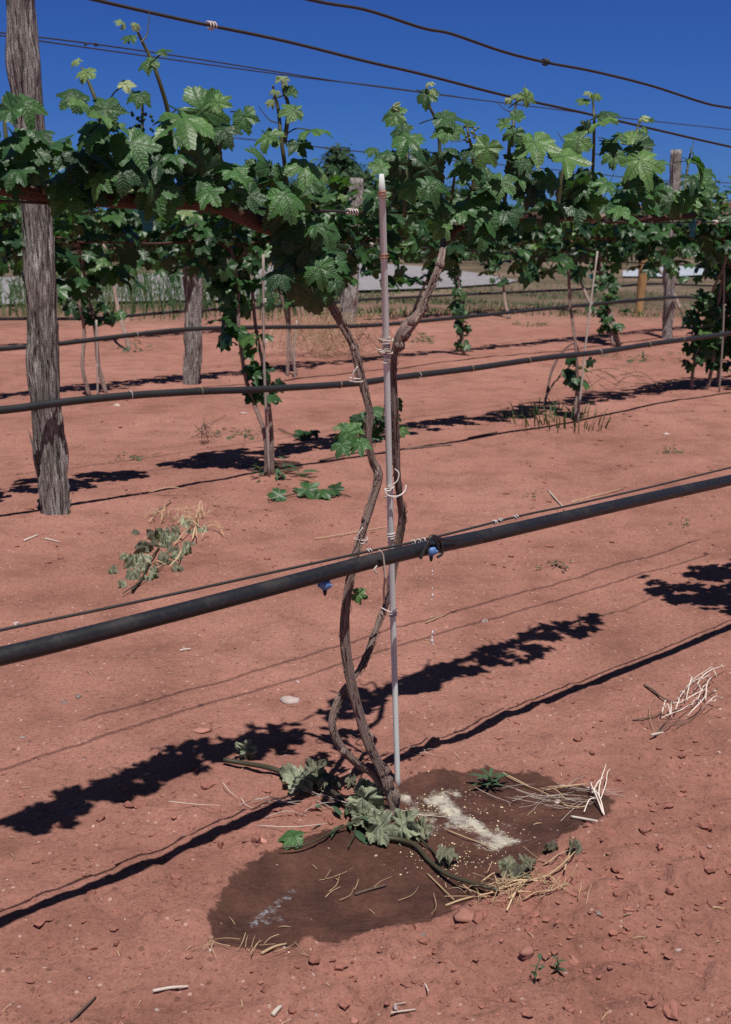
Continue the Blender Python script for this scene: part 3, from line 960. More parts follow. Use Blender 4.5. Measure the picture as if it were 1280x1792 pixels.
B2 = GG(465, 832)
vine(None, C2, 'second-row grapevine left of the big shaggy post, mostly leaves at the picture edge', 21, base=B2 - DV * 2.45, stems=((0, 0),), suckers=((.7, 1.1, 40, .12, .9),))
vine((467, 832), C2, 'second-row grapevine with two slim stems and a green sucker tuft above its damp soil ring', 22, nleaf=430, stems=((0, -.03), (.035, .05)), trunk_r=.010,
     suckers=((.66, 1.12, 44, .11, -.04), (.40, .64, 16, .06, .04)), bare=((-.55, -.3),))
vine((1008, 738), C2, 'second-row grapevine with bare pale stem and small leaf tuft near dry stalks', 23, nleaf=330, trunk_r=.011, suckers=((.24, .46, 12, .05, .05),), stems=((0, .02),))
vine((1238, 678), C2, 'second-row grapevine at the right edge, leafy right down its trunk', 24, stems=((0, .05), (-.22, -.05), (.14, .12)), suckers=((.16, 1.15, 330, .20, .20), (.2, .75, 60, .08, -.20)), trunk_r=.012)
vine((170, 690), C3, 'third-row grapevine with pale-wrapped forked base, left of the middle grey post', 31, stems=((-.06, 0), (.08, 0)), trunk_r=.014, nleaf=430, suckers=((.55, 1.0, 46, .16, .05),), low=.3)
vine((520, 657), C3, 'third-row grapevine half hidden behind the hanging leaves beside the dry tumbleweed', 32, trunk_r=.012, stems=((0, 0), (-.1, -.05)), suckers=((.6, 1.0, 18, .08, 0),))
vine((812, 622), C3, 'third-row grapevine with a thin leafy dark trunk, right of the slim stake', 33, trunk_r=.015, suckers=((.1, 1.1, 60, .05, .0),))
vine((1075, 603), C3, 'third-row grapevine thickly leafed to a pale stump foot, left of the right grey post', 34, trunk_r=.022, suckers=((.15, 1.1, 80, .10, .0), (.5, 1.0, 20, .05, .14)), stems=((0, 0), (.08, 0)))
b3 = GG(170, 690)
vine(None, C3, 'third-row grapevine beyond the left picture edge, only its right arm showing', 35, base=b3 - DV * 2.3, nleaf=480)
b3 = GG(1075, 603)
vine(None, C3, 'third-row grapevine at the far right, showing past the right grey post', 36, base=b3 + DV * 2.3, nleaf=480, suckers=((.5, 1.1, 24, .1, 0),))
for i, (px, lab) in enumerate([((228, 612), 'fourth-row grapevine with a leaning bare trunk behind the pale-wrapped vine'),
                               ((420, 592), 'fourth-row grapevine behind the tall weeds, between the middle grey post and the stake'),
                               ((722, 552), 'fourth-row grapevine in front of the gravel road, behind the angled bare trunk'),
                               ((892, 556), 'fourth-row grapevine with dark leafy trunk near the end of the gravel road'),
                               ((1045, 552), 'fourth-row grapevine mostly hidden behind the thickly leafed third-row trunk'),
                               ((1192, 541), 'fourth-row grapevine with forked leaning trunk before the pale gravel')]):
    vine(px, C4, lab, 41 + i, lod=LT_LO, nleaf=270, size=(.09, .14), trunk_r=.020, stems=((0, .12),), suckers=((.45, 1.1, 34, .12, 0),) if i in (2, 3, 4) else ((.7, 1.1, 16, .12, 0),))
# the next vine of the near row, beyond the right edge: its shadow falls into the picture
vine(None, C1, 'next near-row grapevine beyond the right edge, throwing leafy shadow on the soil', 51, base=Vector((base_x := G(690, 1430).x + DV.x * 2.62, G(690, 1430).y + DV.y * 2.62, 0)), arms=(1.10, 1.0), nleaf=430, top=.52)


# ------------------------------------------------------------------ posts
def post(a, b, r0, r1, label, mat, seed, ztop=None, strips=40, bend=0.0, seg=64, steps=90, rough=.40):
    root = thing('wooden_post', label, 'post', a, 'wooden trellis posts')
    q = random.Random(seed)
    a2 = a - Vector((0, 0, .05))
    pts = []
    for i in range(steps + 1):
        f = i / steps
        p = a2.lerp(b, f)
        p = p + DV * bend * math.sin(f * 5) + Vector((.006 * math.sin(f * 9 + seed), .006 * math.cos(f * 7), 0))
        pts.append(p)
    mb = MB()
    tube(mb, pts, [r0 + (r1 - r0) * i / steps + .004 * math.sin(i * .4 + seed) for i in range(steps + 1)], seg, .5, rough, seed, fib=17)
    mb.build('post_shaft', mat, root)
    if strips:
        sm = MB()
        for k in range(strips):
            f = q.random() * .85; L = q.uniform(.04, .14)
            i0 = int(f * steps); i1 = min(steps, i0 + max(2, int(L * steps)))
            an = q.uniform(-math.pi, math.pi)
            d = Vector((math.cos(an), math.sin(an), 0))
            rr = (r0 + (r1 - r0) * f) * 1.05
            lift = q.uniform(.0, .025) if q.random() < .22 else .003
            sd = q.choice((-1, 1))
            pp = [pts[j] + d * (rr + lift * ((j - i0) / (i1 - i0)) ** 2) + Vector((-d.y, d.x, 0)) * .012 * math.sin((j - i0) * .5 + k) * .5 for j in range(i0, i1 + 1)]
            if sd < 0: pp = [p for p in pp]
            ww = q.uniform(.5, 1.3); tube(sm, pp, [.002 * ww, .0055 * ww, .0045 * ww, .001], 5, q.choice((.1, .3, .5, .7, .9, 1.0)), .2, k, flat=.5)
        sm.build('bark_strips', mat, root)
    return root


pa = GG(96, 897)
post(pa, P(34, -60, NV.dot(pa)), .056, .050, 'big shaggy grey post standing left in the second row', M_POST, 3, strips=190)
pb = GG(335, 672)
post(pb, P(341, 330, NV.dot(pb)), .062, .060, 'middle grey post in the third row, its upper half dark in leaf shade', M_POST, 5, strips=24, seg=28, steps=40)
pc_ = GG(1167, 592)
post(pc_, P(1186, 262, NV.dot(pc_)), .058, .054, 'tall slim grey post at right with its top against the sky', M_POST, 8, strips=16, seg=28, steps=40)
pd = GG(608, 572)
post(pd, P(624, 312, NV.dot(pd)), .092, .080, 'stout weathered post in front of the gravel road, left of the stake', M_POST, 12, strips=14, seg=28, steps=30)
pe = GG(1118, 549)
post(pe, P(1129, 392, NV.dot(pe)), .062, .058, 'crooked orange peeled-wood post, left of the slim grey post', M_POST2, 15, strips=0, bend=.035, seg=20, steps=30, rough=.15)


# ------------------------------------------------------------------ hoses and wires
def line(pts, c):
    return [P(x, y, c) for x, y in pts]


HOSE1 = [(-420, 1225), (-200, 1190), (0, 1149), (160, 1110), (320, 1069), (500, 1022), (640, 985), (740, 961), (840, 940), (1000, 903), (1140, 871), (1280, 840), (1420, 808), (1650, 760)]
CH = C1 - .012
hp = smooth(line(HOSE1, CH), 8)
h1 = thing('drip_hose', 'thick black drip hose across the foreground, in front of the stake', 'hose', hp[0], 'black drip hoses along the rows')
mb = MB(); tube(mb, hp, .0148, 18, .5); mb.build('hose_tube', M_HOSE, h1)


def emitter(x, y, c, parent, sc_=1.0):
    p = P(x, y, c)
    mb = MB()
    a = Vector((0, 0, 1))
    prof = [(.006, .012), (.0095, .010), (.0105, .006), (.0105, -.002), (.0085, -.004), (.006, -.006)]
    pts = [p + a * z * sc_ for r, z in prof]
    tube(mb, pts, [r * sc_ for r, z in prof], 14, .55)
    for k in range(2):
        tube(mb, [p + RGT * (.009 if k else -.009) + a * .002, p + RGT * (.013 if k else -.013) + a * .001], .004, 8, .45)
    e = mb.build('emitter', M_BLUE, parent)
    mb = MB()
    tube(mb, [p - a * .005, p - a * .014, p - a * .018], [.0045, .0035, .0022], 10, .5)
    mb.build('nozzle', M_BLACK, e)


emitter(569, 1026, CH, h1)
emitter(755, 967, CH - .014, h1)
mb = MB()
for pts in [[(736, 978), (744, 960), (752, 945), (762, 941), (772, 950), (774, 968), (766, 975)], [(748, 968), (750, 948), (758, 938), (775, 944), (800, 945)], [(756, 940), (764, 948), (768, 962)]]:
    tube(mb, smooth([P(x, y, CH - .021) for x, y in pts], 5), .0032, 8, .6)
mb.build('feeder_tubing', M_BLACK, h1)
mb = MB()
for pts in [[(664, 963), (670, 970), (673, 990), (675, 1015)], [(660, 990), (655, 998), (662, 1004)]]:
    tube(mb, smooth([P(x, y, CH - .022) for x, y in pts], 5), .0017, 6, .5)
tube(mb, smooth([P(672, 990, CH - .02), P(674, 1010, CH - .018), P(672, 1035, CH), P(673, 1055, CH + .03)], 5), .0022, 6, .35)
mb.build('raffia_tie', M_STRAWW, h1)

W0 = smooth(line([(-420, 1190), (-200, 1150), (0, 1103), (160, 1070), (320, 1036), (480, 1001), (640, 966), (745, 944), (910, 903), (1000, 884), (1140, 852), (1280, 818), (1420, 786), (1650, 740)], C1 + .012), 8)
w0 = thing('trellis_wire', 'thin grey wire running just above the thick foreground hose', 'wire', W0[0], 'trellis wires')
mb = MB(); tube(mb, W0, .0026, 8, .5); mb.build('wire_strand', M_WIRE, w0)
for k, (x, y) in enumerate([(646, 964), (733, 947), (724, 949), (742, 945), (866, 914), (876, 911), (903, 905)]):
    mb = MB(); coil(mb, P(x, y, C1 + .012), DV + rv(rng, .3), .0040, 1.6, .006, .0013, .5, k); mb.build('wire_twist', M_TIE, w0)


def wire(pts, c, r, label, ties=(), tm=None, group='trellis wires', n=6, mat=None):
    pp = smooth(line(pts, c), n)
    t = thing('trellis_wire', label, 'wire', pp[0], group)
    mb = MB(); tube(mb, pp, r, 7, .5); mb.build('wire_strand', mat or M_WIRE, t)
    for k, (x, y) in enumerate(ties):
        mb = MB(); coil(mb, P(x, y, c), DV, r * 2.0, 2.5, .006, max(.0013, r * .5), .6, k); mb.build('wire_twist', tm or M_TIE, t)
    return t


wire([(-350, -130), (-100, -65), (160, -2), (300, 30), (370, 45), (500, 72), (640, 107), (740, 130), (880, 166), (1020, 197), (1140, 225), (1280, 257), (1450, 292)], C1 + .22, .0031,
     'dark foliage wire crossing the sky, lower of the two thick upper ones', [(370, 45)], M_STRAWW)
wire([(60, -110), (300, -60), (545, 0), (640, 17), (740, 49), (790, 59), (880, 90), (955, 109), (1040, 125), (1140, 150), (1230, 179), (1280, 189), (1450, 215)], C1 + .30, .0034,
     'topmost kinked thick wire in the sky at upper right', [(955, 109)], M_WIRE)
t_ = wire([(-200, 32), (0, 57), (165, 77), (350, 104), (550, 136), (640, 149), (840, 175), (970, 191), (1080, 205), (1280, 227), (1450, 246)], C2 + .02, .0032,
          'upper of a thin pair of wires passing the big shaggy post', [(150, 77), (168, 78)], M_WIRE)
wire([(-200, 36), (0, 62), (150, 83), (350, 111), (550, 138), (640, 148), (800, 169)], C2 + .05, .0030, 'lower of a thin pair of wires passing the big shaggy post')
wire([(-200, 345), (0, 352), (130, 358), (320, 361), (600, 370), (680, 372), (780, 376), (960, 383), (1130, 389), (1280, 389), (1450, 390)], C1 + .095, .0022,
     'cordon wire under the near-row leaves with curled pale twists', [(112, 357), (120, 358), (130, 359), (612, 370), (622, 371), (1222, 389), (1252, 389)], M_TIE)
wire([(300, 414), (560, 423), (765, 435), (920, 447), (1055, 457), (1165, 462), (1300, 468)], C2 + .02, .004, 'second-row cordon wire behind the stake, above the gravel road', [(650, 428)], M_TIE)
wire([(400, 240), (600, 262), (660, 268), (1000, 300), (1155, 316), (1280, 320), (1400, 324)], C3 + .02, .005, 'faint far wire low in the sky behind the leaves')


def far_hose(pts, c, label, ties=(), r=.0165):
    pp = smooth(line(pts, c), 6)
    t = thing('drip_hose', label, 'hose', pp[0], 'black drip hoses along the rows')
    mb = MB(); tube(mb, pp, r, 10, .5); mb.build('hose_tube', M_HOSEFAR, t)
    for k, (x, y) in enumerate(ties):
        mb = MB(); coil(mb, P(x, y, c), DV, r * 1.06, 1.0, .006, .0017, .45, k); mb.build('hose_tie', M_STRAW if k % 3 else M_TIE, t)


far_hose([(-250, 740), (0, 718), (110, 704), (230, 692), (350, 685), (460, 681), (620, 671), (700, 660), (825, 645), (950, 627), (1050, 616), (1140, 602), (1230, 590), (1280, 583), (1450, 560)], min(C2, NV.dot(pa)) - .085,
         'second-row black hose passing in front of the big shaggy post', [(229, 691), (352, 684), (595, 673), (733, 657), (825, 645), (925, 631), (1050, 616), (1136, 603), (1195, 594)])
far_hose([(-250, 632), (0, 611), (100, 602), (200, 590), (320, 577), (450, 573), (640, 570), (800, 556), (960, 540), (1165, 521), (1255, 521), (1400, 515)], min(C3, NV.dot(pb), NV.dot(pc_)) - .088,
         'third-row black hose passing in front of the middle grey post', [(240, 585), (700, 566), (900, 547)])
far_hose([(-250, 565), (0, 558), (160, 557), (320, 545), (450, 538), (600, 528), (640, 524), (800, 516), (1040, 505), (1140, 497), (1255, 500), (1400, 498)], C4 - .12,
         'farthest thin black hose crossing in front of the stout weathered post', [], .017)

# ------------------------------------------------------------------ stakes
sb = GG(697, 1369)
stake_pts = smooth([sb - Vector((0, 0, .03)), P(690, 1150, C1 + .085), P(684, 930, C1 + .055), P(679, 720, C1 + .025), P(674, 520, C1 - .01), P(668, 305, C1 - .055)], 8)
st = thing('vine_stake', 'pale grey wooden stake tied to the nearest vine', 'stake', sb, 'vine training stakes')
mb = MB(); tube(mb, stake_pts, [.0063] * (len(stake_pts) - 1) + [.0042], 14, .55, .06, 4); mb.build('stake_pole', M_STAKE, st)


def stake_at(y):
    best = None
    for a, b in zip(stake_pts[:-1], stake_pts[1:]):
        for f in (0, .25, .5, .75):
            p = a.lerp(b, f); d = p - CAM
            yy = 896 - F * d.dot(UPV) / d.dot(FWD)
            if best is None or abs(yy - y) < best[0]: best = (abs(yy - y), p)
    return best[1]


for y, m, lab, tr in [(337, M_TIEO, 'orange tie near the stake top', 2.5), (447, M_TIEO, 'brown tie', 2), (600, M_STRAWW, None, 6), (620, M_STRAWW, None, 4), (940, M_TIE, None, 2.5), (1070, M_TIE, None, 3), (855, M_TIE, None, 2)]:
    mb = MB()
    coil(mb, stake_at(y), Vector((0, 0, 1)), .0074, tr, .005, .0014, .5, int(y))
    if y in (600, 620):
        q = random.Random(y)
        coil(mb, stake_at(y) + Vector((-.004, 0, 0)), Vector((.5, 0, 1)), .0125, 1.5, .02, .0014, .5, y)
    if y == 855:
        s0 = stake_at(855)
        tube(mb, smooth([s0 + Vector((-.010, -.010, .004)), s0 + Vector((-.004, -.013, -.009)), s0 + Vector((.016, -.008, -.012)), s0 + Vector((.030, .0, -.004)), s0 + Vector((.033, .004, .008))], 5), .0018, 6, .6)
        tube(mb, smooth([s0 + Vector((-.004, -.012, .010)), s0 + Vector((.008, -.012, .014)), s0 + Vector((.016, -.008, .022)), s0 + Vector((.018, -.004, .035)), s0 + Vector((.010, .0, .042))], 5), .0012, 6, .5)
        tube(mb, smooth([s0 + Vector((-.008, -.011, .0)), s0 + Vector((0, -.013, .0)), s0 + Vector((.004, -.012, .006)), s0 + Vector((-.003, -.012, .010))], 5), .0018, 6, .55)
    if y == 1070:
        s0 = stake_at(1070)
        tube(mb, smooth([s0 + Vector((.009, -.008, .012)), s0 + Vector((-.004, -.012, .006)), s0 + Vector((-.018, .0, .008)), s0 + Vector((-.024, .008, .009))], 5), .0015, 6, .55)
    o = mb.build('tie', m, st)
    if lab: o['label'] = lab
def stake(a, b, r, label, tint=.6, ties=()):
    t = thing('vine_stake', label, 'stake', a, 'vine training stakes')
    mb = MB(); tube(mb, smooth([a - Vector((0, 0, .03)), a.lerp(b, .5) + rv(rng, .012), b], 6), r * .75, 8, tint, .08, 3); mb.build('stake_pole', M_STAKE2, t)
    for k, f in enumerate(ties):
        mb = MB(); coil(mb, a.lerp(b, f), b - a, r * 1.0, 2, .01, .002, .5, k); mb.build('tie', M_TIE, t)


a = GG(472, 834); stake(a, P(461, 445, NV.dot(a)), .0085, 'thin pale stake beside the two-stemmed second-row vine', .7, (.3, .62, .8))
a = GG(1011, 740); stake(a, P(1046, 440, NV.dot(a) + .05), .0085, 'leaning whitish stake on the bare-stemmed second-row vine', .85, (.35, .7))
a = GG(1259, 686); stake(a, P(1268, 470, NV.dot(a)), .009, 'slim stake in the leafy right-edge vine', .55)
a = GG(171, 692); stake(a, P(169, 560, NV.dot(a)), .010, 'short white stake at the pale-wrapped third-row vine', .9, (.4,))
a = GG(516, 661); stake(a, P(520, 560, NV.dot(a)), .010, 'short whitish stake left of the tumbleweed', .85)


# teal clips
def clip(x, y, c, w, h, label, seed):
    p = P(x, y, c); k = depth(p) / F
    w *= k; h *= k
    mb = MB()
    e = RGT; d = Vector((0, 0, -1)); n = Vector((0, -1, .0))
    V = []; 
    prof = [(-.5, 0), (-.5, .12), (-.28, .6), (-.26, 1), (.26, 1), (.30, .6), (.5, .15), (.46, 0), (.1, .06)]
    for th in (0, -.006):
        for (u, v) in prof:
            V.append(tuple(p + e * u * w + d * v * h + n * (th + .008 * math.cos(u * 3))))
    m = len(prof)
    Fc = [tuple(range(m)), tuple(range(2 * m - 1, m - 1, -1))] + [(i, i + m, (i + 1) % m + m, (i + 1) % m) for i in range(m)]
    mb.add(V, Fc)
    tube(mb, [p + n * .004 + d * -.01, p + n * .006 + d * .004], .004, 6)
    tag(mb.build('plastic_clip', M_TEAL, None, p, smooth=False), label, 'clip', 'teal plastic clips on the wires')


clip(258, 367, C1 + .08, 32, 36, 'teal plastic clip hanging under the cordon at left', 1)
clip(1213, 390, C1 + .08, 14, 25, 'teal plastic clip on the cordon wire at right, beside the slim post', 2)
clip(1036, 480, C2 - .05, 12, 8, 'tiny teal clip on the leaning whitish stake', 3)

# ------------------------------------------------------------------ ground litter
def tuft(px, py, n, r, h, mat, name, label, cat, seed, group=None, lean=.6, w=.0035, spread=.05, tint=(.2, .8), blade=True):
    q = random.Random(seed)
    b = GG(px, py)
    mb = MB()
    for k in range(n):
        a = q.uniform(0, 6.28); rr = r * math.sqrt(q.random())
        p0 = b + Vector((math.cos(a) * rr, math.sin(a) * rr, 0)); p0.z = hg(p0) - .003
        dr = Vector((math.cos(a + q.uniform(-.8, .8)), math.sin(a + q.uniform(-.8, .8)), 0))
        L = h * q.uniform(.5, 1.1)
        ln = lean * q.uniform(.3, 1.2)
        p1 = p0 + dr * L * ln * .35 + Vector((0, 0, L * .6)); p2 = p0 + dr * L * ln + Vector((0, 0, L * (1 - .4 * ln)))
        if blade:
            pts = smooth([p0, p1, p2], 3)
            s = Vector((-dr.y, dr.x, 0))
            V = []; Fc = []
            for i, p in enumerate(pts):
                ww = w * (1 - (i / (len(pts) - 1)) ** 1.5) + .0004
                V += [tuple(p + s * ww), tuple(p - s * ww)]
            for i in range(len(pts) - 1): Fc.append((2 * i, 2 * i + 1, 2 * i + 3, 2 * i + 2))
            mb.add(V, Fc, q.uniform(*tint))
        else:
            tube(mb, smooth([p0, p1, p2], 3), [w, w * .5], 5, q.uniform(*tint), cap=False)
    o = mb.build(name, mat, None, b)
    return tag(o, label, cat, group)


def leafy(px, py, n, r, label, seed, hgt_=.06, size=(.02, .035), mat=None, name='weed', cat='weed', group='small weeds on the soil', tint=(.2, .8)):
    q = random.Random(seed)
    b = GG(px, py); mb = MB()
    for k in range(n):
        a = q.uniform(0, 6.28); rr = r * q.random()
        p = b + Vector((math.cos(a) * rr, math.sin(a) * rr, 0)); p.z = hg(p) + hgt_ * q.random() * (1 - .6 * rr / r)
        d = Vector((math.cos(a), math.sin(a), q.uniform(.0, .9)))
        n_ = Vector((0, 0, 1)) + rv(q, .5)
        put_lance(mb, p, d, n_, q.uniform(*size), q.uniform(*tint), .28)
    tag(mb.build(name, mat or M_WEED, None, b), label, cat, group)


def put_lance(mb, p, d, n, L, tint, asp=.3, curl=.25):
    n = n.normalized(); d = d - n * d.dot(n)
    if d.length < 1e-5: d = n.orthogonal()
    d.normalize(); s = d.cross(n)
    V = []; Fc = []; W = [.15, .8, 1, .75, .08]
    for i in range(5):
        f = i / 4; c = p + d * L * f - n * (curl * L * f * f)
        V += [tuple(c + s * W[i] * asp * L * .5 + n * .06 * L * W[i]), tuple(c), tuple(c - s * W[i] * asp * L * .5 + n * .06 * L * W[i])]
    for i in range(4):
        a = i * 3
        Fc += [(a, a + 1, a + 4, a + 3), (a + 1, a + 2, a + 5, a + 4)]
    mb.add(V, Fc, tint)


def plantlet(px, py, h, label, seed, leaves=9, size=.03, asp=.28, group='small weeds on the soil'):
    q = random.Random(seed); b = GG(px, py)
    mb = MB()
    top = b + Vector((q.uniform(-.01, .01), q.uniform(-.01, .01), h))
    tube(mb, smooth([b - Vector((0, 0, .01)), b.lerp(top, .5) + rv(q, .004), top], 4), [.0016, .0009], 5, .5)
    for k in range(leaves):
        f = .25 + .75 * k / leaves
        a = k * 2.4 + seed
        d = Vector((math.cos(a), math.sin(a), .5 + f * .6))
        put_lance(mb, b.lerp(top, f), d, Vector((0, 0, 1)) - d * .3, size * q.uniform(.7, 1.2), q.uniform(.4, .7), asp)
    tag(mb.build('weed', M_WEED, None, b), label, 'weed', group)


plantlet(862, 1384, .035, 'fresh green sprout at the far edge of the wet patch', 1, 12, .045, .22)
plantlet(936, 1722, .042, 'left of two small seedlings in the crumbly foreground soil', 2, 6, .015, .35)
plantlet(980, 1706, .032, 'right of two small seedlings in the crumbly foreground soil', 3, 6, .015, .4)
leafy(606, 1444, 16, .06, 'grey-green spiky weed between the cut cane and the wet patch', 4, .05, (.03, .055))
leafy(485, 832, 26, .13, 'grey-green weed tuft at the foot of the two-stemmed second-row vine', 5, .10, (.05, .09))
leafy(428, 762, 60, .20, 'low feathery weed mat left of the two-stemmed vine', 6, .03, (.025, .05), tint=(.1, .5))
leafy(1174, 792, 30, .07, 'small round grey weed in the open soil at right', 7, .05, (.02, .04), tint=(.2, .5))
leafy(975, 992, 24, .06, 'tiny drab weed between the hose and the vine shadow at right', 8, .03, (.015, .035), tint=(.1, .4))
leafy(1196, 918, 14, .05, 'tiny drab weed just below the hose at far right', 9, .03, (.015, .03), tint=(.1, .4))
leafy(930, 570, 40, .26, 'low weed clump below the third-row hose, mid right', 10, .06, (.05, .09))
leafy(1125, 630, 46, .42, 'flat weed patch below the second-row hose at right', 11, .05, (.05, .09))
leafy(725, 597, 36, .22, 'weed clump just right of the knobbly bend in the bare trunk', 12, .10, (.06, .1))
leafy(1205, 621, 24, .2, 'weed clump left of the leafy right-edge vine', 13, .08, (.05, .09))
leafy(927, 868, 8, .04, 'tiny weed in open soil between the second-row vine and hose', 14, .025, (.015, .03))
leafy(226, 805, 16, .14, 'drooping weed strip right of the big shaggy post', 15, .03, (.03, .06), tint=(.3, .9))
tuft(975, 738, 130, .34, .12, M_GRASS, 'grass_tuft', 'green grass patch at the foot of the bare-stemmed second-row vine', 'grass', 16, None, .8, .004)
leafy(228, 612, 20, .2, 'green weed at the foot of the leaning fourth-row trunk', 17, .15, (.06, .12))
leafy(705, 752, 10, .05, 'small shaded weed just right of the stake, beyond the suckers', 18, .03, (.03, .05))


def vine_cutting(px_stem, leaves, label, seed, name='vine_cutting', cat='cutting', mat_leaf_=None, mat_stem=None, r=.003, lift=.012, templates=None, group='cut vine shoots on the ground', lsz=1.2, zoff=.14):
    q = random.Random(seed)
    b = GG(*px_stem[0][0])
    root = thing(name, label, cat, b, group)
    sm = MB()
    for si, st_ in enumerate(px_stem):
        rk = 1 if si == 0 else .42
        pts = [GG(x, y, lift * (.6 + .8 * q.random())) for x, y in st_]
        tube(sm, smooth(pts, 5), [r * rk, r * .9 * rk, r * .6 * rk], 8, .5, .15, seed)
    sm.build('stem', mat_stem or M_CANE, root)
    fm = MB()
    for (x, y, w, a, tn, up) in leaves:
        p = GG(x, y, lift + .3 * up * w * 1.2 / F)
        s = w * depth(p) / F * lsz
        ar = R(a); tip = RGT * math.cos(ar) - UPV * math.sin(ar) * (1.0 if up else .9) + (Vector((0, 0, 0)))
        n = Vector((0, -.25 - up, 1 - .4 * up)) + rv(q, .3)
        put_leaf(fm, q.choice(templates or LT_WILT), p - tip * s * .15 + Vector((0, 0, s * zoff)), tip, n, s, tn)
    fm.build('leaves', mat_leaf_ or M_WILT, root)
    return root


vine_cutting([[(392, 1338), (430, 1345), (470, 1354), (520, 1368), (560, 1382), (590, 1402), (625, 1440), (660, 1470), (700, 1478), (728, 1488), (750, 1512), (780, 1540), (820, 1557), (872, 1570)],
              [(735, 1478), (760, 1500), (770, 1520)], [(600, 1408), (612, 1425), (622, 1460), (610, 1490)], [(640, 1445), (590, 1460), (540, 1490), (488, 1495)]],
             [(648, 1428, 66, 30, .72, .6), (672, 1470, 52, 10, .6, .3), (712, 1468, 54, 20, .66, .3), (742, 1466, 34, -10, .4, .2), (432, 1326, 34, -80, .75, .9), (556, 1376, 50, 20, .25, .4), (512, 1378, 44, 170, .8, .2),
              (535, 1384, 34, 60, .6, .2), (580, 1388, 40, 50, .2, .2), (505, 1362, 26, 0, .4, .2), (785, 1512, 38, 30, .35, .2), (895, 1535, 40, -20, .3, .3), (925, 1525, 30, 10, .15, .2), (632, 1450, 46, 140, .5, .3)],
             'long wilted cut cane trailing from the vine shadow across the wet patch', 61, r=.0058)
vine_cutting([[(232, 1040), (250, 1015), (262, 990), (280, 960)], [(215, 1045), (240, 1030), (275, 1005), (290, 985)]],
             [(240 + 24 * (i % 5) + 9 * ((i * 7) % 4) - 10 * (i // 5), 935 + 15 * (i // 5) + 9 * ((i * 5) % 3) - 5 * (i % 5), 22 + 5 * ((i * 3) % 5), (i * 73) % 360, [.1, .75, .45, .95, .6, .3][i % 6], .1 * (i % 4)) for i in range(30)],
             'heap of dried dull-green vine shoots on the soil above the hose', 62, r=.0045, lift=.012, lsz=.95, templates=LT_CRISP, zoff=.07)
vine_cutting([[(470, 880), (500, 872), (540, 866), (590, 868), (615, 872)]], [(485, 876, 28, 180, .55, .2), (545, 870, 36, 20, .6, .3), (570, 870, 32, 0, .62, .3), (590, 866, 26, 10, .4, .2), (525, 862, 20, -40, .4, .2)],
             'fresh green vine shoot lying on the soil in front of the two-stemmed vine', 63, r=.0035, templates=LT_MID, mat_leaf_=M_LEAFBG)
vine_cutting([[(860, 1570), (910, 1556), (960, 1540), (995, 1515), (1012, 1490)]], [(968, 1487, 34, 250, .1, .3), (1010, 1492, 40, 20, .15, .2), (905, 1545, 44, 160, .3, .3)],
             'brittle grey dead leaves at the right end of the straw heap', 64, r=.0022, mat_stem=M_STRAW, lsz=.9, templates=LT_CRISP, zoff=.08)
vine_cutting([[(690, 1352 + 52), (672, 1398), (640, 1392), (620, 1388)]], [(655, 1392, 24, 180, .2, .2), (632, 1385, 22, 200, .3, .2), (612, 1378, 22, 180, .25, .2)], 'scrap of dark dry bark and leaf in the shade behind the trunk foot', 65, r=.0035, mat_stem=M_TWIG)
vine_cutting([[(488, 752 + 0), (520, 768), (545, 772)], [(545, 772), (570, 778)]], [(530, 770, 26, 20, .35, .3), (548, 768, 22, 60, .3, .2)], 'small dark green cutting right of the two-stemmed vine', 66, templates=LT_MID, mat_leaf_=M_LEAFBG, r=.003)

# single serrated leaf
mb = MB(); p = GG(505, 1474, .008)
put_leaf(mb, LT_HI[3], p + Vector((.012, 0, .006)), Vector((-1, .05, 0)), Vector((0, -.35, 1)), .05, .62)
tag(mb.build('fallen_leaf', M_LEAF, None, p), 'single bright green serrated leaf at the left edge of the wet patch', 'leaf')


def twigs(px, py, n, label, seed, spread=(.1, .06), L=(.04, .12), r=.0015, mat=None, up=.03, name='straw_heap', cat='straw', group=None, curve=.25, ang=None, tint=(.3, .8), forks=0):
    q = random.Random(seed)
    r *= .62
    b = GG(px, py); mb = MB()
    for k in range(n):
        p = b + Vector((q.gauss(0, spread[0] * .5), q.gauss(0, spread[1] * .5), 0))
        z0 = hg(p)
        a = (q.uniform(0, 6.28) if ang is None else R(ang) + q.gauss(0, .45))
        l = q.uniform(*L)
        d = Vector((math.cos(a), math.sin(a), 0)) * l * .5
        s = Vector((-d.y, d.x, 0)) * q.uniform(-curve, curve)
        z1, z2, z3 = (z0 + r + up * q.random() for _ in range(3))
        pts = [Vector((p.x - d.x, p.y - d.y, z1)), Vector((p.x + s.x, p.y + s.y, z2)), Vector((p.x + d.x, p.y + d.y, z3))]
        sm_ = smooth(pts, 4)
        tn = q.uniform(*tint)
        tube(mb, sm_, [r, r * .9, r * .5], 6, tn)
        for f in range(forks):
            i = q.randrange(2, len(sm_) - 1)
            dd = (d.normalized() + Vector((q.uniform(-.9, .9), q.uniform(-.9, .9), q.uniform(-.1, .5)))).normalized() * l * q.uniform(.15, .4)
            tube(mb, smooth([sm_[i], sm_[i] + dd * .5 + rv(q, .004), sm_[i] + dd], 3), [r * .7, r * .4], 5, tn)
    tag(mb.build(name, mat or M_STRAW, None, b), label, cat, group)


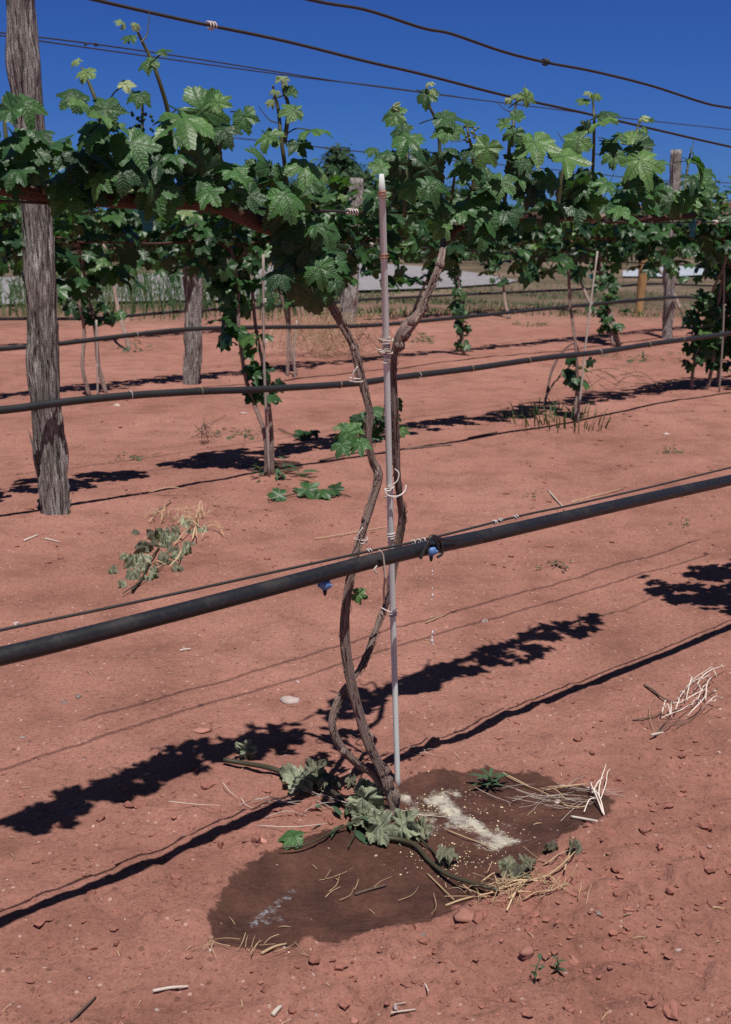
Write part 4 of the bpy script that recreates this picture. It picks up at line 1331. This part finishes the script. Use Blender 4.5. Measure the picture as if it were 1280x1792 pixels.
GRP = 'dry straw and twig heaps on the soil'
twigs(905, 1556, 60, 'heap of orange straw at the right end of the cut cane', 71, (.13, .05), (.02, .08), .0012, group=GRP, up=.025)
twigs(990, 1398, 26, 'flat mat of grey straw left of the upright straw tuft', 76, (.12, .05), (.05, .15), .0010, M_STRAWW, .015, 'straw_heap', 'straw', GRP, ang=5, tint=(.2, .6))
twigs(325, 915, 34, 'tangle of pale curly straw on top of the dried shoot heap', 77, (.18, .13), (.05, .12), .0022, M_STRAW, .08, 'straw_heap', 'straw', GRP, curve=.5, tint=(.4, 1))
twigs(615, 1540, 9, 'scattered orange stalks in the middle of the wet patch', 78, (.12, .08), (.02, .07), .0013, M_STRAW, .006, 'straw_heap', 'straw', GRP, ang=40)
twigs(425, 1662, 16, 'small straw bunch at the lower left edge of the wet patch', 79, (.09, .04), (.015, .05), .0011, M_STRAW, .012, 'straw_heap', 'straw', GRP, tint=(.3, .9))
twigs(560, 1418, 18, 'thin pale stalks crossing left of the wilted leaves', 80, (.16, .07), (.05, .15), .0014, M_STRAWW, .02, 'straw_heap', 'straw', GRP, ang=-20)
twigs(572, 624, 230, 'round tan dry tumbleweed lying behind the trunks', 82, (.62, .35), (.25, .6), .003, M_STRAW, .42, 'tumbleweed', 'tumbleweed', None, .5, tint=(.2, .7))
twigs(1062, 690, 14, 'long dry arching stalks beside the bare-stemmed second-row vine', 83, (.32, .25), (.3, .7), .0035, M_STRAW, .2, 'straw_heap', 'straw', GRP, ang=-50, tint=(.5, .9))
twigs(360, 775, 12, 'little upright dead weed left of the two-stemmed vine', 85, (.06, .06), (.1, .2), .003, M_TWIG, .14, 'dead_weed', 'weed', GRP, forks=2)
twigs(735, 1302 + 20, 14, 'small grey straw wisp right of the hose shadow', 88, (.08, .04), (.02, .05), .0009, M_STRAWW, .008, 'straw_heap', 'straw', GRP)
twigs(1150, 1290, 1, 'curled pale scrap left of the whitish dead twigs', 89, (.001, .001), (.03, .03), .006, M_STRAWW, .01, 'straw_scrap', 'straw', GRP)


def strands(name, label, cat, zoom, lines, r, mat, seed, lift=.02, group=GRP, tint=(.5, 1), nubs=0, extra=None):
    """bent stems traced in one crop of the photograph (x0, y0, enlargement) and laid on the soil"""
    x0, y0, k = zoom
    q = random.Random(seed)
    b = GG(x0 + lines[0][0][0] / k, y0 + lines[0][0][1] / k); mb = MB()
    for ln in lines:
        pts = []
        hz = lift * q.uniform(.3, 1)
        for i, (x, y) in enumerate(ln):
            f = math.sin(math.pi * (i + .3) / len(ln))
            pts.append(GG(x0 + x / k, y0 + y / k, .002 + hz * f))
        sp = smooth(pts, 5)
        tn = q.uniform(*tint)
        rr = r * q.uniform(.7, 1.15)
        tube(mb, sp, [rr, rr * .95, rr * .6], 7, tn, .15, seed)
        for m in range(nubs):
            i = q.randrange(1, len(sp))
            tube(mb, [sp[i], sp[i] + Vector((q.uniform(-1, 1), q.uniform(-1, 1), q.uniform(-.2, 1))).normalized() * q.uniform(.003, .009)], [rr * .8, rr * .4], 5, tn)
    tag(mb.build(name, mat, None, b), label, cat, group)


ZT = (1080, 1140, 6.4)
strands('dead_twigs', 'whitish dead branching twigs lying on the soil at right', 'twigs', ZT,
        [[(670, 560), (760, 490), (850, 385), (990, 280), (1060, 200)], [(860, 470), (960, 400), (1080, 340), (1210, 240)], [(490, 770), (600, 780), (700, 770), (780, 710), (870, 630)], [(770, 600), (820, 500), (850, 470)],
         [(760, 490), (850, 505), (960, 495), (1040, 360)], [(700, 630), (830, 625), (980, 510)], [(990, 590), (1000, 500), (1060, 380)], [(780, 770), (860, 755), (940, 710), (970, 650), (950, 610)], [(940, 710), (1020, 710), (1100, 670), (1180, 640)],
         [(600, 750), (605, 650)], [(500, 770), (530, 700)], [(650, 750), (700, 680)], [(1030, 600), (1100, 630)], [(620, 620), (700, 635)], [(1060, 510), (1100, 550)], [(1000, 300), (1060, 330), (1110, 370)], [(900, 590), (960, 520), (1010, 480)],
         [(830, 625), (900, 580)], [(690, 560), (720, 600), (760, 600)], [(600, 780), (560, 740), (530, 745)], [(860, 470), (900, 520), (940, 560)]], .0017, M_STRAWW, 201, .05, tint=(.75, 1.05), nubs=5)
strands('dead_twigs', 'dark thin strands under the whitish dead twigs', 'twigs', ZT,  # thin dark strands laid low beneath the pale ones
        [[(420, 960), (500, 870), (560, 820), (720, 770)], [(180, 780), (340, 765), (440, 745), (490, 700)], [(660, 880), (760, 820), (830, 790), (1000, 640)], [(560, 700), (700, 680), (900, 600), (1130, 430)], [(430, 940), (600, 860), (760, 800)]], .0017, M_TWIG, 202, .01)
strands('stick', 'purplish dead stick touching the whitish dead twigs', 'stick', ZT, [[(305, 390), (400, 460), (490, 540), (640, 600)]], .0032, M_TWIG, 203, .02, 'single sticks and stalks on the soil', (.8, .9))
strands('stick', 'curved hair-thin stalk left of the whitish dead twigs', 'stick', ZT, [[(430, 530), (380, 620), (360, 720), (380, 840), (405, 910)]], .0008, M_STRAW, 204, .02, 'single sticks and stalks on the soil')
ZS = (680, 1290, 2.133)
strands('straw_heap', 'upright pale straw tuft at the right tip of the wet patch', 'straw', ZS,
        [[(805, 300), (790, 260), (770, 230), (740, 205)], [(805, 300), (785, 240), (790, 200), (805, 150), (812, 115)], [(790, 250), (810, 215), (815, 180), (828, 145)], [(760, 225), (780, 210), (800, 180)], [(798, 290), (775, 255), (755, 215), (760, 190)],
         [(730, 290), (750, 260), (780, 250)], [(800, 295), (780, 262), (750, 240)]], .0017, M_STRAWW, 205, .03, tint=(.75, 1.05))
strands('straw_heap', 'long thin stalks running from the green sprout to the upright straw tuft', 'straw', ZS,
        [[(575, 205), (650, 195), (700, 190), (750, 182)], [(590, 195), (660, 205), (740, 190)], [(430, 145), (500, 185), (560, 210), (620, 240), (690, 275)], [(560, 200), (620, 215), (660, 245)], [(650, 260), (700, 275), (740, 270)]], .0011, M_STRAW, 206, .015)
ZH = (720, 1420, 3.765)
strands('straw_heap', 'bold pale bent stalks over the orange straw heap', 'straw', ZH,
        [[(580, 520), (700, 500), (900, 497)], [(740, 590), (820, 565), (920, 555), (1020, 495)], [(630, 670), (680, 580), (710, 550)], [(820, 385), (900, 360), (970, 310), (1040, 270)], [(460, 485), (540, 440)],
         [(890, 440), (935, 480), (920, 550)], [(1010, 400), (1030, 340), (1045, 290)], [(1050, 470), (1090, 400)], [(800, 400), (825, 440)], [(690, 540), (720, 490), (740, 440)], [(310, 480), (330, 520), (400, 565)], [(640, 590), (700, 570), (790, 560)],
         [(440, 585), (540, 583)], [(700, 520), (720, 480), (770, 450)]], .0016, M_STRAW, 207, .02, tint=(.55, 1.05))
ZP = (150, 860, 5.12)
strands('straw_heap', 'pale curled stalks sticking out of the dried shoot heap', 'straw', ZP,
        [[(575, 285), (620, 245), (700, 220), (820, 210), (960, 225)], [(685, 300), (700, 240), (740, 215)], [(770, 300), (830, 330), (930, 330), (1030, 370)], [(990, 280), (1035, 185), (1055, 260)], [(1055, 340), (1130, 345), (1200, 370), (1240, 420)],
         [(1060, 350), (1150, 365), (1240, 400)], [(800, 495), (890, 430), (950, 360)], [(900, 290), (960, 320), (1030, 370)], [(830, 310), (870, 260)], [(960, 460), (990, 410), (1000, 480)], [(1040, 450), (1090, 405)], [(750, 700), (830, 680), (860, 620), (845, 595)],
         [(610, 680), (650, 720), (720, 720)], [(630, 750), (720, 755)], [(570, 30), (700, 45), (800, 45), (920, 35)]], .0026, M_STRAW, 208, .05, tint=(.6, 1.0))
strands('stick', 'dark bare twig leaning from the soil beside the bare-stemmed vine', 'stick', (640, 400, 2), [[(630, 620), (650, 580), (690, 530), (730, 485), (745, 470)]], .008, M_TWIG, 209, .35, 'single sticks and stalks on the soil')


def stick(a, b, r, label, mat, seed, lift=.004, bow=0.0):
    q = random.Random(seed)
    p, e = GG(*a, lift), GG(*b, lift)
    m = p.lerp(e, .5); m.z = max(m.z, hg(m) + lift); m = m + Vector((bow, bow * .4, abs(bow) * .2))
    mb = MB(); tube(mb, smooth([p, m, e], 5), [r, r * .95, r * .7], 8, q.uniform(.4, .7), .15, seed)
    tag(mb.build('stick', mat, None, p), label, 'stick', 'single sticks and stalks on the soil')


for i, (a, b, r, lab, m) in enumerate([
    ((690, 1762), (712, 1758), .0012, 'upper of two short pale twigs at the bottom, left of middle', M_STRAWW),
    ((684, 1776), (728, 1770), .0016, 'lower of two short pale twigs at the bottom, left of middle', M_STRAWW),
    ((742, 1722), (750, 1738), .0014, 'tiny slanting chip near the lower middle', M_STRAWW),
    ((42, 948), (66, 938), .004, 'left of two pale chips below the big shaggy post', M_STRAWW),
    ((78, 944), (104, 950), .0035, 'right of two pale chips below the big shaggy post', M_STRAWW),
    ((745, 1092), (783, 1076), .0023, 'short pinkish stick standing clear right of the trunks', M_STRAW),
    ((268, 1738), (330, 1730), .0026, 'greyish stick on the soil at lower left', M_STRAWW),
    ((458, 1672), (502, 1655), .0026, 'orange stalk at the lower edge of the wet patch', M_STRAW),
    ((125, 1790), (168, 1748), .0022, 'dark stick at the bottom left corner', M_TWIG),
    ((478, 1780), (492, 1765), .004, 'stubby pale stick at the bottom edge', M_STRAWW),
    ((315, 1141), (334, 1138), .0035, 'small white chip of wood below the hose at left', M_STRAWW),
    ((960, 860), (985, 888), .004, 'pale stick pointing at the wire, right of centre', M_STRAWW),
    ((1000, 880), (1090, 856), .003, 'long straw lying along the wire, right of centre', M_STRAW),
    ((820, 768), (870, 757), .006, 'dark stick in open soil left of the grass patch', M_TWIG),
    ((622, 1568), (676, 1552), .0028, 'dark stick soaked in the wet patch', M_TWIG),
    ((748, 1532), (795, 1578), .0015, 'thin orange stalk slanting across the wet patch edge', M_STRAW),
    ((780, 1588), (830, 1572), .002, 'thicker straw at the lower edge of the wet patch', M_STRAW),
    ((550, 945), (700, 928 - 8), .0025, 'long thin straw behind the trunks above the hose', M_STRAW),
    ((783, 1456), (870, 1490), .0016, 'pale stalk lying over the powder crust', M_STRAW),
    ((880, 1355), (925, 1378), .0015, 'thin straw right of the green sprout', M_STRAW),
    ((1000, 1432), (1046, 1440), .003, 'flat grey sliver at the right tip of the wet patch', M_STRAWW),
    ((690, 790), (790, 780), .007, 'dark strip lying on the soil behind the stake', M_TWIG),  # thin dark strip laid flat on the ground
    ((560, 808), (640, 790), .007, 'dark cane lying on the soil left of the kinked trunk', M_TWIG),
    ((265, 905), (300, 880), .004, 'dark forked stick right of the big shaggy post', M_TWIG),
    ((1240, 1592), (1270, 1594), .0022, 'straw in the crumbly soil at far right', M_STRAW)]):
    stick(a, b, r, lab, m, i + 3)


def stone(px, py, w, label, seed, tint=.5, flat=.55, mat=None, sub=2, sq=None):
    p = GG(px, py); s = w * depth(p) / F * .45
    mb = MB(); blob(mb, p + Vector((0, 0, s * flat * .25)), s, seed, tint, flat, .42, sub, sq)
    tag(mb.build('stone', mat or M_STONE, None, p), label, 'stone', 'single stones on the soil')


for i, (x, y, w, lab, tn) in enumerate([
    (507, 1226, 28, 'smooth light grey stone beyond the round leaf shadow', .75), (459, 1470, 18, 'round pinkish stone left of the serrated leaf', .85), (824, 1600, 40, 'flat pink stone below the straw heap', .40),
    (138, 1220, 14, 'small blackish stone at left below the hose', .1), (112, 1229, 10, 'tiny dark stone beside the blackish stone', .1), (40, 1290, 10, 'tiny bluish stone near the left edge', .3), (520, 1194, 10, 'small pale stone below the blue emitter', .8),
    (740, 1637, 14, 'small blue-black stone below the wet patch', .05), (205, 710, 12, 'white pebble right of the big shaggy post', 1.0), (426, 724, 9, 'tiny white stone left of the two-stemmed vine', 1.0),
    (925, 1667, 30, 'rounded clod-like stone above the two seedlings', .35), (1048, 1598, 16, 'grey-black stone in the crumbly soil', .1), (350, 1280, 24, 'pinkish flat stone near the leaf shadow', .6),
    (1005, 1680, 22, 'brown stone in the crumbly soil at lower right', .45), (30, 1093, 14, 'white pebble at the left edge beside the wire', 1.0), (692, 1765, 14, 'grey stone at the bottom near the middle', .5),
    (848, 1086, 12, 'pale stone in the soil right of the dripping emitter', .9), (1166, 760, 12, 'tan flake of stone in the open soil at right', .9), (620, 1787, 20, 'grey-pink stone cut by the bottom edge', .6),
    (975, 1403, 12, 'white stone inside the wet patch', 1.2)]):
    stone(x, y, w, lab, 90 + i, tn, mat=M_STONER if ('pink' in lab or 'clod' in lab or 'brown' in lab) else None, flat=.3 if 'flat' in lab else .5)


# clods, pebbles, litter, powder granules: nobody could count them
def scatter(name, n, mat, size, seed, tint, flat, fn, label=None, rough=.3, sub=1):
    q = random.Random(seed); mb = MB()
    k = 0
    while k < n:
        p = fn(q)
        if p is None: continue
        if mat is M_CLOD and p.y < 4 and poly_sd(np.array([p.x]), np.array([p.y]), WETG)[0] > -.015: continue
        k += 1
        s = size[0] * (size[1] / size[0]) ** (q.random() ** 2.2)
        p.z = p.z
        blob(mb, p + Vector((0, 0, s * flat * .25)), s, q.randrange(1 << 30), q.uniform(*tint), flat, rough, sub)
    V = mb.v
    # set each piece on the soil in one call
    cx = np.array([v[:, 0].mean() for v in V]); cy = np.array([v[:, 1].mean() for v in V])
    hz = hgt(cx, cy)
    for v, z in zip(V, hz): v[:, 2] += z
    return tag(mb.build(name, mat, smooth=False), label, kind='stuff')


hg0 = [0]


def f_wide(q):
    r = 1.0 * (9 / 1.0) ** q.random(); a = R(q.uniform(-28, 32))
    p = Vector((r * math.sin(a), r * math.cos(a), 0))
    return p


def f_clod(q):
    p = Vector((CLODC.x + q.gauss(0, .62), CLODC.y + q.gauss(0, .40), 0))
    return p


def f_clod_far(q):
    x = q.uniform(0, 1280); y = q.uniform(880, 560) if q.random() < .5 else q.uniform(1000, 700)
    return G(x, y)


def f_low(q):
    return G(q.uniform(480, 1300), 1800 - 200 * q.random() ** 1.2)


scatter('soil_clods', 2600, M_CLOD, (.0012, .0075), 1, (.2, .5), .6, f_clod, rough=.5)
scatter('large_clods', 420, M_CLOD, (.004, .013), 11, (.25, .5), .75, f_clod, rough=.45, sub=2)
scatter('soil_crumbs', 4200, M_CLOD, (.0009, .0038), 2, (.15, .6), .6, f_wide, rough=.45)
scatter('field_clods', 1500, M_CLOD, (.003, .013), 3, (.15, .5), .5, f_clod_far, rough=.5)
scatter('pebbles', 420, M_STONE, (.0014, .005), 4, (.5, 1.2), .6, f_wide)
scatter('foreground_clods', 420, M_CLOD, (.0012, .0062), 9, (.2, .5), .6, f_low, rough=.5)


def f_gran(q):
    u = q.random()
    if u < .45:
        i = q.randrange(len(CRUST) - 1); f = q.random()
        p = Vector((*CRUST[i], 0)).lerp(Vector((*CRUST[i + 1], 0)), f) + Vector((q.gauss(0, .07), q.gauss(0, .06), 0))
    elif u < .75:
        p = G(q.gauss(800, 45), q.gauss(1500, 14))
    else:
        p = G(q.gauss(728, 16), q.gauss(1425, 14))
    return p


scatter('powder_granules', 480, M_GRAN, (.0007, .0022), 5, (.5, 1.1), .8, f_gran)


def chaff():
    q = random.Random(6); mb = MB()
    for k in range(420):
        p = f_wide(q); a = q.uniform(0, 3.14); l = q.uniform(.006, .03)
        d = Vector((math.cos(a), math.sin(a), 0)) * l * .5
        z = hg(p) + .002
        tube(mb, [Vector((p.x - d.x, p.y - d.y, z)), Vector((p.x, p.y, z + .002)), Vector((p.x + d.x, p.y + d.y, z))], q.uniform(.0005, .0012), 4, q.uniform(.3, 1.0))
    tag(mb.build('straw_litter', M_STRAW), kind='stuff')


chaff()

# dripping water
mb = MB()
dp = P(757, 990, CH - .014)
q = random.Random(3)
for k, (y, s) in enumerate([(992, 1), (1000, 1.2), (1006, .8), (1030, 1), (1042, 1.6), (1050, 1.1), (1080, .8), (1107, 1.8), (1116, 1.4), (1122, 2.2), (1128, 1.2)]):
    p = P(757 + q.uniform(-1, 1), y, CH - .014)
    blob(mb, p, .0011 * s, k, .5, 2.4, .05, 1, (1, 1, 2.6))
tag(mb.build('water_drips', M_WATER, None, dp), 'string of water drops falling from the blue emitter right of the stake', 'water drops')

# ------------------------------------------------------------------ background vegetation
def grass_field():
    q = random.Random(5); mb = MB()
    for k in range(950):
        x = q.uniform(-40, 590); y = q.uniform(524, 562) if q.random() < .7 else q.uniform(500, 530)
        if x > 520 and q.random() < .5: continue
        p = G(x, y); p.z = 0
        h = .25 + .6 * q.random() ** 1.8 * (1 if x < 460 else .6)
        a = q.uniform(0, 6.28); ln = q.uniform(.0, .45)
        d = Vector((math.cos(a), math.sin(a), 0))
        w = q.uniform(.004, .011); s = Vector((1, 0, 0)) * w
        tip = p + d * h * ln + Vector((0, 0, h))
        m = p.lerp(tip, .5) + d * h * -.04
        mb.add([tuple(p - s), tuple(p + s), tuple(m + s * .8), tuple(m - s * .8), tuple(tip)], [(0, 1, 2, 3), (3, 2, 4)], q.uniform(.15, .8))
        if q.random() < .5:
            for j in range(4):
                put_lance(mb, p.lerp(tip, q.uniform(.3, 1)), Vector((q.uniform(-1, 1), q.uniform(-1, 1), .8)), Vector((0, -1, .3)), q.uniform(.05, .12), q.uniform(.2, .6), .25)
    tag(mb.build('tall_grass', M_GRASS), kind='stuff')
    mb = MB()
    for k in range(7000):
        x = q.uniform(580, 1300); y = q.uniform(512, 556) if q.random() < .85 else q.uniform(494, 512)
        if x > 1000 and q.random() < .6: continue
        p = G(x, y); p.z = 0
        if float(vnoise(p.x * .8, p.y * .8, 4)) < -.12: continue
        h = q.uniform(.02, .10); a = q.uniform(0, 6.28)
        d = Vector((math.cos(a), math.sin(a), 0)); s = Vector((1, 0, 0)) * q.uniform(.004, .012)
        tip = p + d * h * .5 + Vector((0, 0, h))
        mb.add([tuple(p - s), tuple(p + s), tuple(tip)], [(0, 1, 2)], q.uniform(.0, .8))
    tag(mb.build('weedy_cover', M_GRASS), kind='stuff')


grass_field()


def far_scrub():
    q = random.Random(15); mb = MB()
    for k in range(9000):
        D = 40 * (140 / 40) ** q.random(); a = R(q.uniform(-24, 26))
        x, y = D * math.sin(a), D * math.cos(a)
        d = float(vnoise(x * .25, y * .25, 21))
        if d < -.08: continue
        hh = (.25 + 1.4 * max(0, d + .1)) * (1 + D / 160)
        put_lance(mb, Vector((x, y, hh * q.random())), rv(q) + Vector((0, 0, .6)), rv(q), q.uniform(.10, .28) * (1 + D / 90), q.uniform(0, .8), .5)
    tag(mb.build('far_scrub', M_SCRUB), kind='stuff')


far_scrub()


def tree(b, h, w, label, seed, mat=None, name='tree', cat='tree', nl=2600, group=None, base=.25, size=(.12, .3), clumps=14):
    q = random.Random(seed)
    root = thing(name, label, cat, b, group)
    tm = MB()
    top = b + Vector((q.uniform(-.2, .2) * w, 0, h * .8))
    tube(tm, smooth([b - Vector((0, 0, .1)), b.lerp(top, .4) + rv(q, .05 * h), top], 5), [h * .035, h * .022, h * .008], 8, .4, .2, seed)
    cl = []
    for k in range(clumps):
        a = q.uniform(0, 6.28); rr = w * .5 * math.sqrt(q.random()) * .8; z = h * q.uniform(base, .95)
        rr *= 1 - .5 * (z / h) ** 2
        c = b + Vector((math.cos(a) * rr, math.sin(a) * rr, z))
        cl.append((c, w * q.uniform(.12, .22)))
        st_ = b.lerp(top, min(.9, z / h * .7))
        tube(tm, smooth([st_, st_.lerp(c, .5) + Vector((0, 0, .05 * h)), c], 3), [h * .012, h * .004], 6, .4, cap=False)
    tm.build('trunk', M_BARK, root)
    fm = MB()
    for k in range(nl):
        c, r_ = q.choice(cl)
        d = Vector((q.gauss(0, 1), q.gauss(0, 1), q.gauss(0, .8))) * r_ * .55
        n = d.normalized() + Vector((0, 0, .5)) + rv(q, .6)
        put_lance(fm, c + d, rv(q), n, q.uniform(*size), q.uniform(.1, .9), .5)
    fm.build('crown', mat or M_TREE, root)


def far(px, dist, py=None):
    d = ray(px, 470); k = dist / d.y
    return Vector((d.x * k, dist, 0))


TG = 'trees beyond the vineyard'
for i, (px, D, h, w, lab) in enumerate([
    (588, 46, 4.15, 2.4, 'tall rounded tree rising above the others in the gap left of the stake'), (632, 52, 3.9, 3.6, 'dark green tree just left of the stake, beyond the road'), (540, 44, 3.1, 3.4, 'bushy tree behind the hanging leaves left of centre'),
    (690, 54, 3.6, 4.0, 'dark tree hidden behind the leaves right of the stake'), (760, 60, 3.1, 4.5, 'broad tree far behind the angled bare trunk'), (455, 48, 3.0, 4.0, 'tree beyond the tall weeds, behind the slim second-row stems'),
    (380, 50, 2.8, 4.0, 'tree right of the middle grey post, beyond the road'), (250, 48, 2.9, 4.5, 'tree left of the middle grey post, beyond the road'), (120, 46, 3.0, 4.5, 'tree right behind the big shaggy post'), (10, 44, 3.0, 4.0, 'tree at the far left edge, beyond the rows')]):
    tree(far(px, D), h, w, lab, 70 + i, None, nl=3600, group=TG, base=.15)
SG = 'scrub bushes beyond the road'
for i, (px, D, h, w, lab) in enumerate([
    (720, 44, 1.0, 3.2, 'grey-green scrub bush on the far road bank, right of the stake'), (790, 43, 1.1, 3.0, 'scrub bush on the far bank behind the tip of the angled trunk'), (850, 47, 1.2, 3.5, 'scrub bush behind the thin leafy third-row trunk'),
    (930, 46, 1.35, 3.0, 'rounder scrub bush right of the gravel road end'), (985, 50, 1.2, 3.4, 'scrub bush left of the leaning whitish stake'), (1070, 56, 1.3, 4.0, 'scrub bush behind the thickly leafed third-row vine'),
    (1140, 58, 1.5, 4.0, 'scrub bush behind the orange peeled post'), (1210, 60, 1.5, 4.2, 'scrub bush right of the slim grey post'), (1275, 58, 1.6, 4.0, 'scrub bush at the far right edge'),
    (640, 44, .8, 3.0, 'low scrub bush right of the stout weathered post'), (400, 42, 1.2, 3.6, 'scrub bush beyond the tall weeds'), (280, 42, 1.2, 3.6, 'scrub bush beyond the road, left of the middle grey post')]):
    tree(far(px, D), h, w, lab, 90 + i, M_SCRUB, 'scrub_bush', 'bush', 900, SG, .1, (.08, .2), 10)

# ------------------------------------------------------------------ light
SUNV = Vector((.095, -.37, 1.0)).normalized()
sun = bpy.data.lights.new('sun', 'SUN')
so = bpy.data.objects.new('sun', sun); COL.objects.link(so)
sun.energy = 4.6; sun.angle = R(.5); sun.color = (1, .955, .90)
so.rotation_euler = SUNV.to_track_quat('Z', 'Y').to_euler()
so.location = (3, -4, 10)
wd = bpy.data.worlds.new('World'); sc.world = wd; wd.use_nodes = True
nt = wd.node_tree
bg = nt.nodes['Background']
sky = nt.nodes.new('ShaderNodeTexSky'); sky.sky_type = 'NISHITA'; sky.sun_disc = False
sky.sun_elevation = math.asin(SUNV.z)
sky.sun_rotation = math.atan2(SUNV.x, SUNV.y)
sky.altitude = 1500; sky.air_density = 1.0; sky.dust_density = .3; sky.ozone_density = 2.5
mx = nt.nodes.new('ShaderNodeMix'); mx.data_type = 'RGBA'; mx.blend_type = 'MULTIPLY'; mx.inputs[0].default_value = 1
nt.links.new(sky.outputs[0], mx.inputs[6]); 
gc = nt.nodes.new('ShaderNodeTexCoord')
dt = nt.nodes.new('ShaderNodeVectorMath'); dt.operation = 'DOT_PRODUCT'; dt.inputs[1].default_value = SUNV[:]
nt.links.new(gc.outputs['Generated'], dt.inputs[0])
mr = nt.nodes.new('ShaderNodeMapRange'); mr.interpolation_type = 'SMOOTHSTEP'
nt.links.new(dt.outputs['Value'], mr.inputs[0]); mr.inputs[1].default_value = .80; mr.inputs[2].default_value = .30
tn_ = nt.nodes.new('ShaderNodeMix'); tn_.data_type = 'RGBA'
nt.links.new(mr.outputs[0], tn_.inputs[0]); tn_.inputs[6].default_value = (.42, .33, .21, 1); tn_.inputs[7].default_value = (.15, .31, .76, 1)
nt.links.new(tn_.outputs[2], mx.inputs[7])
nt.links.new(mx.outputs[2], bg.inputs[0])
bg.inputs[1].default_value = .085
vs = sc.view_settings
vs.view_transform = 'Standard'; vs.look = 'None'; vs.exposure = 0; vs.gamma = 1
sc.cycles.use_denoising = False
sc.cycles.max_bounces = 6
sc.cycles.transparent_max_bounces = 4
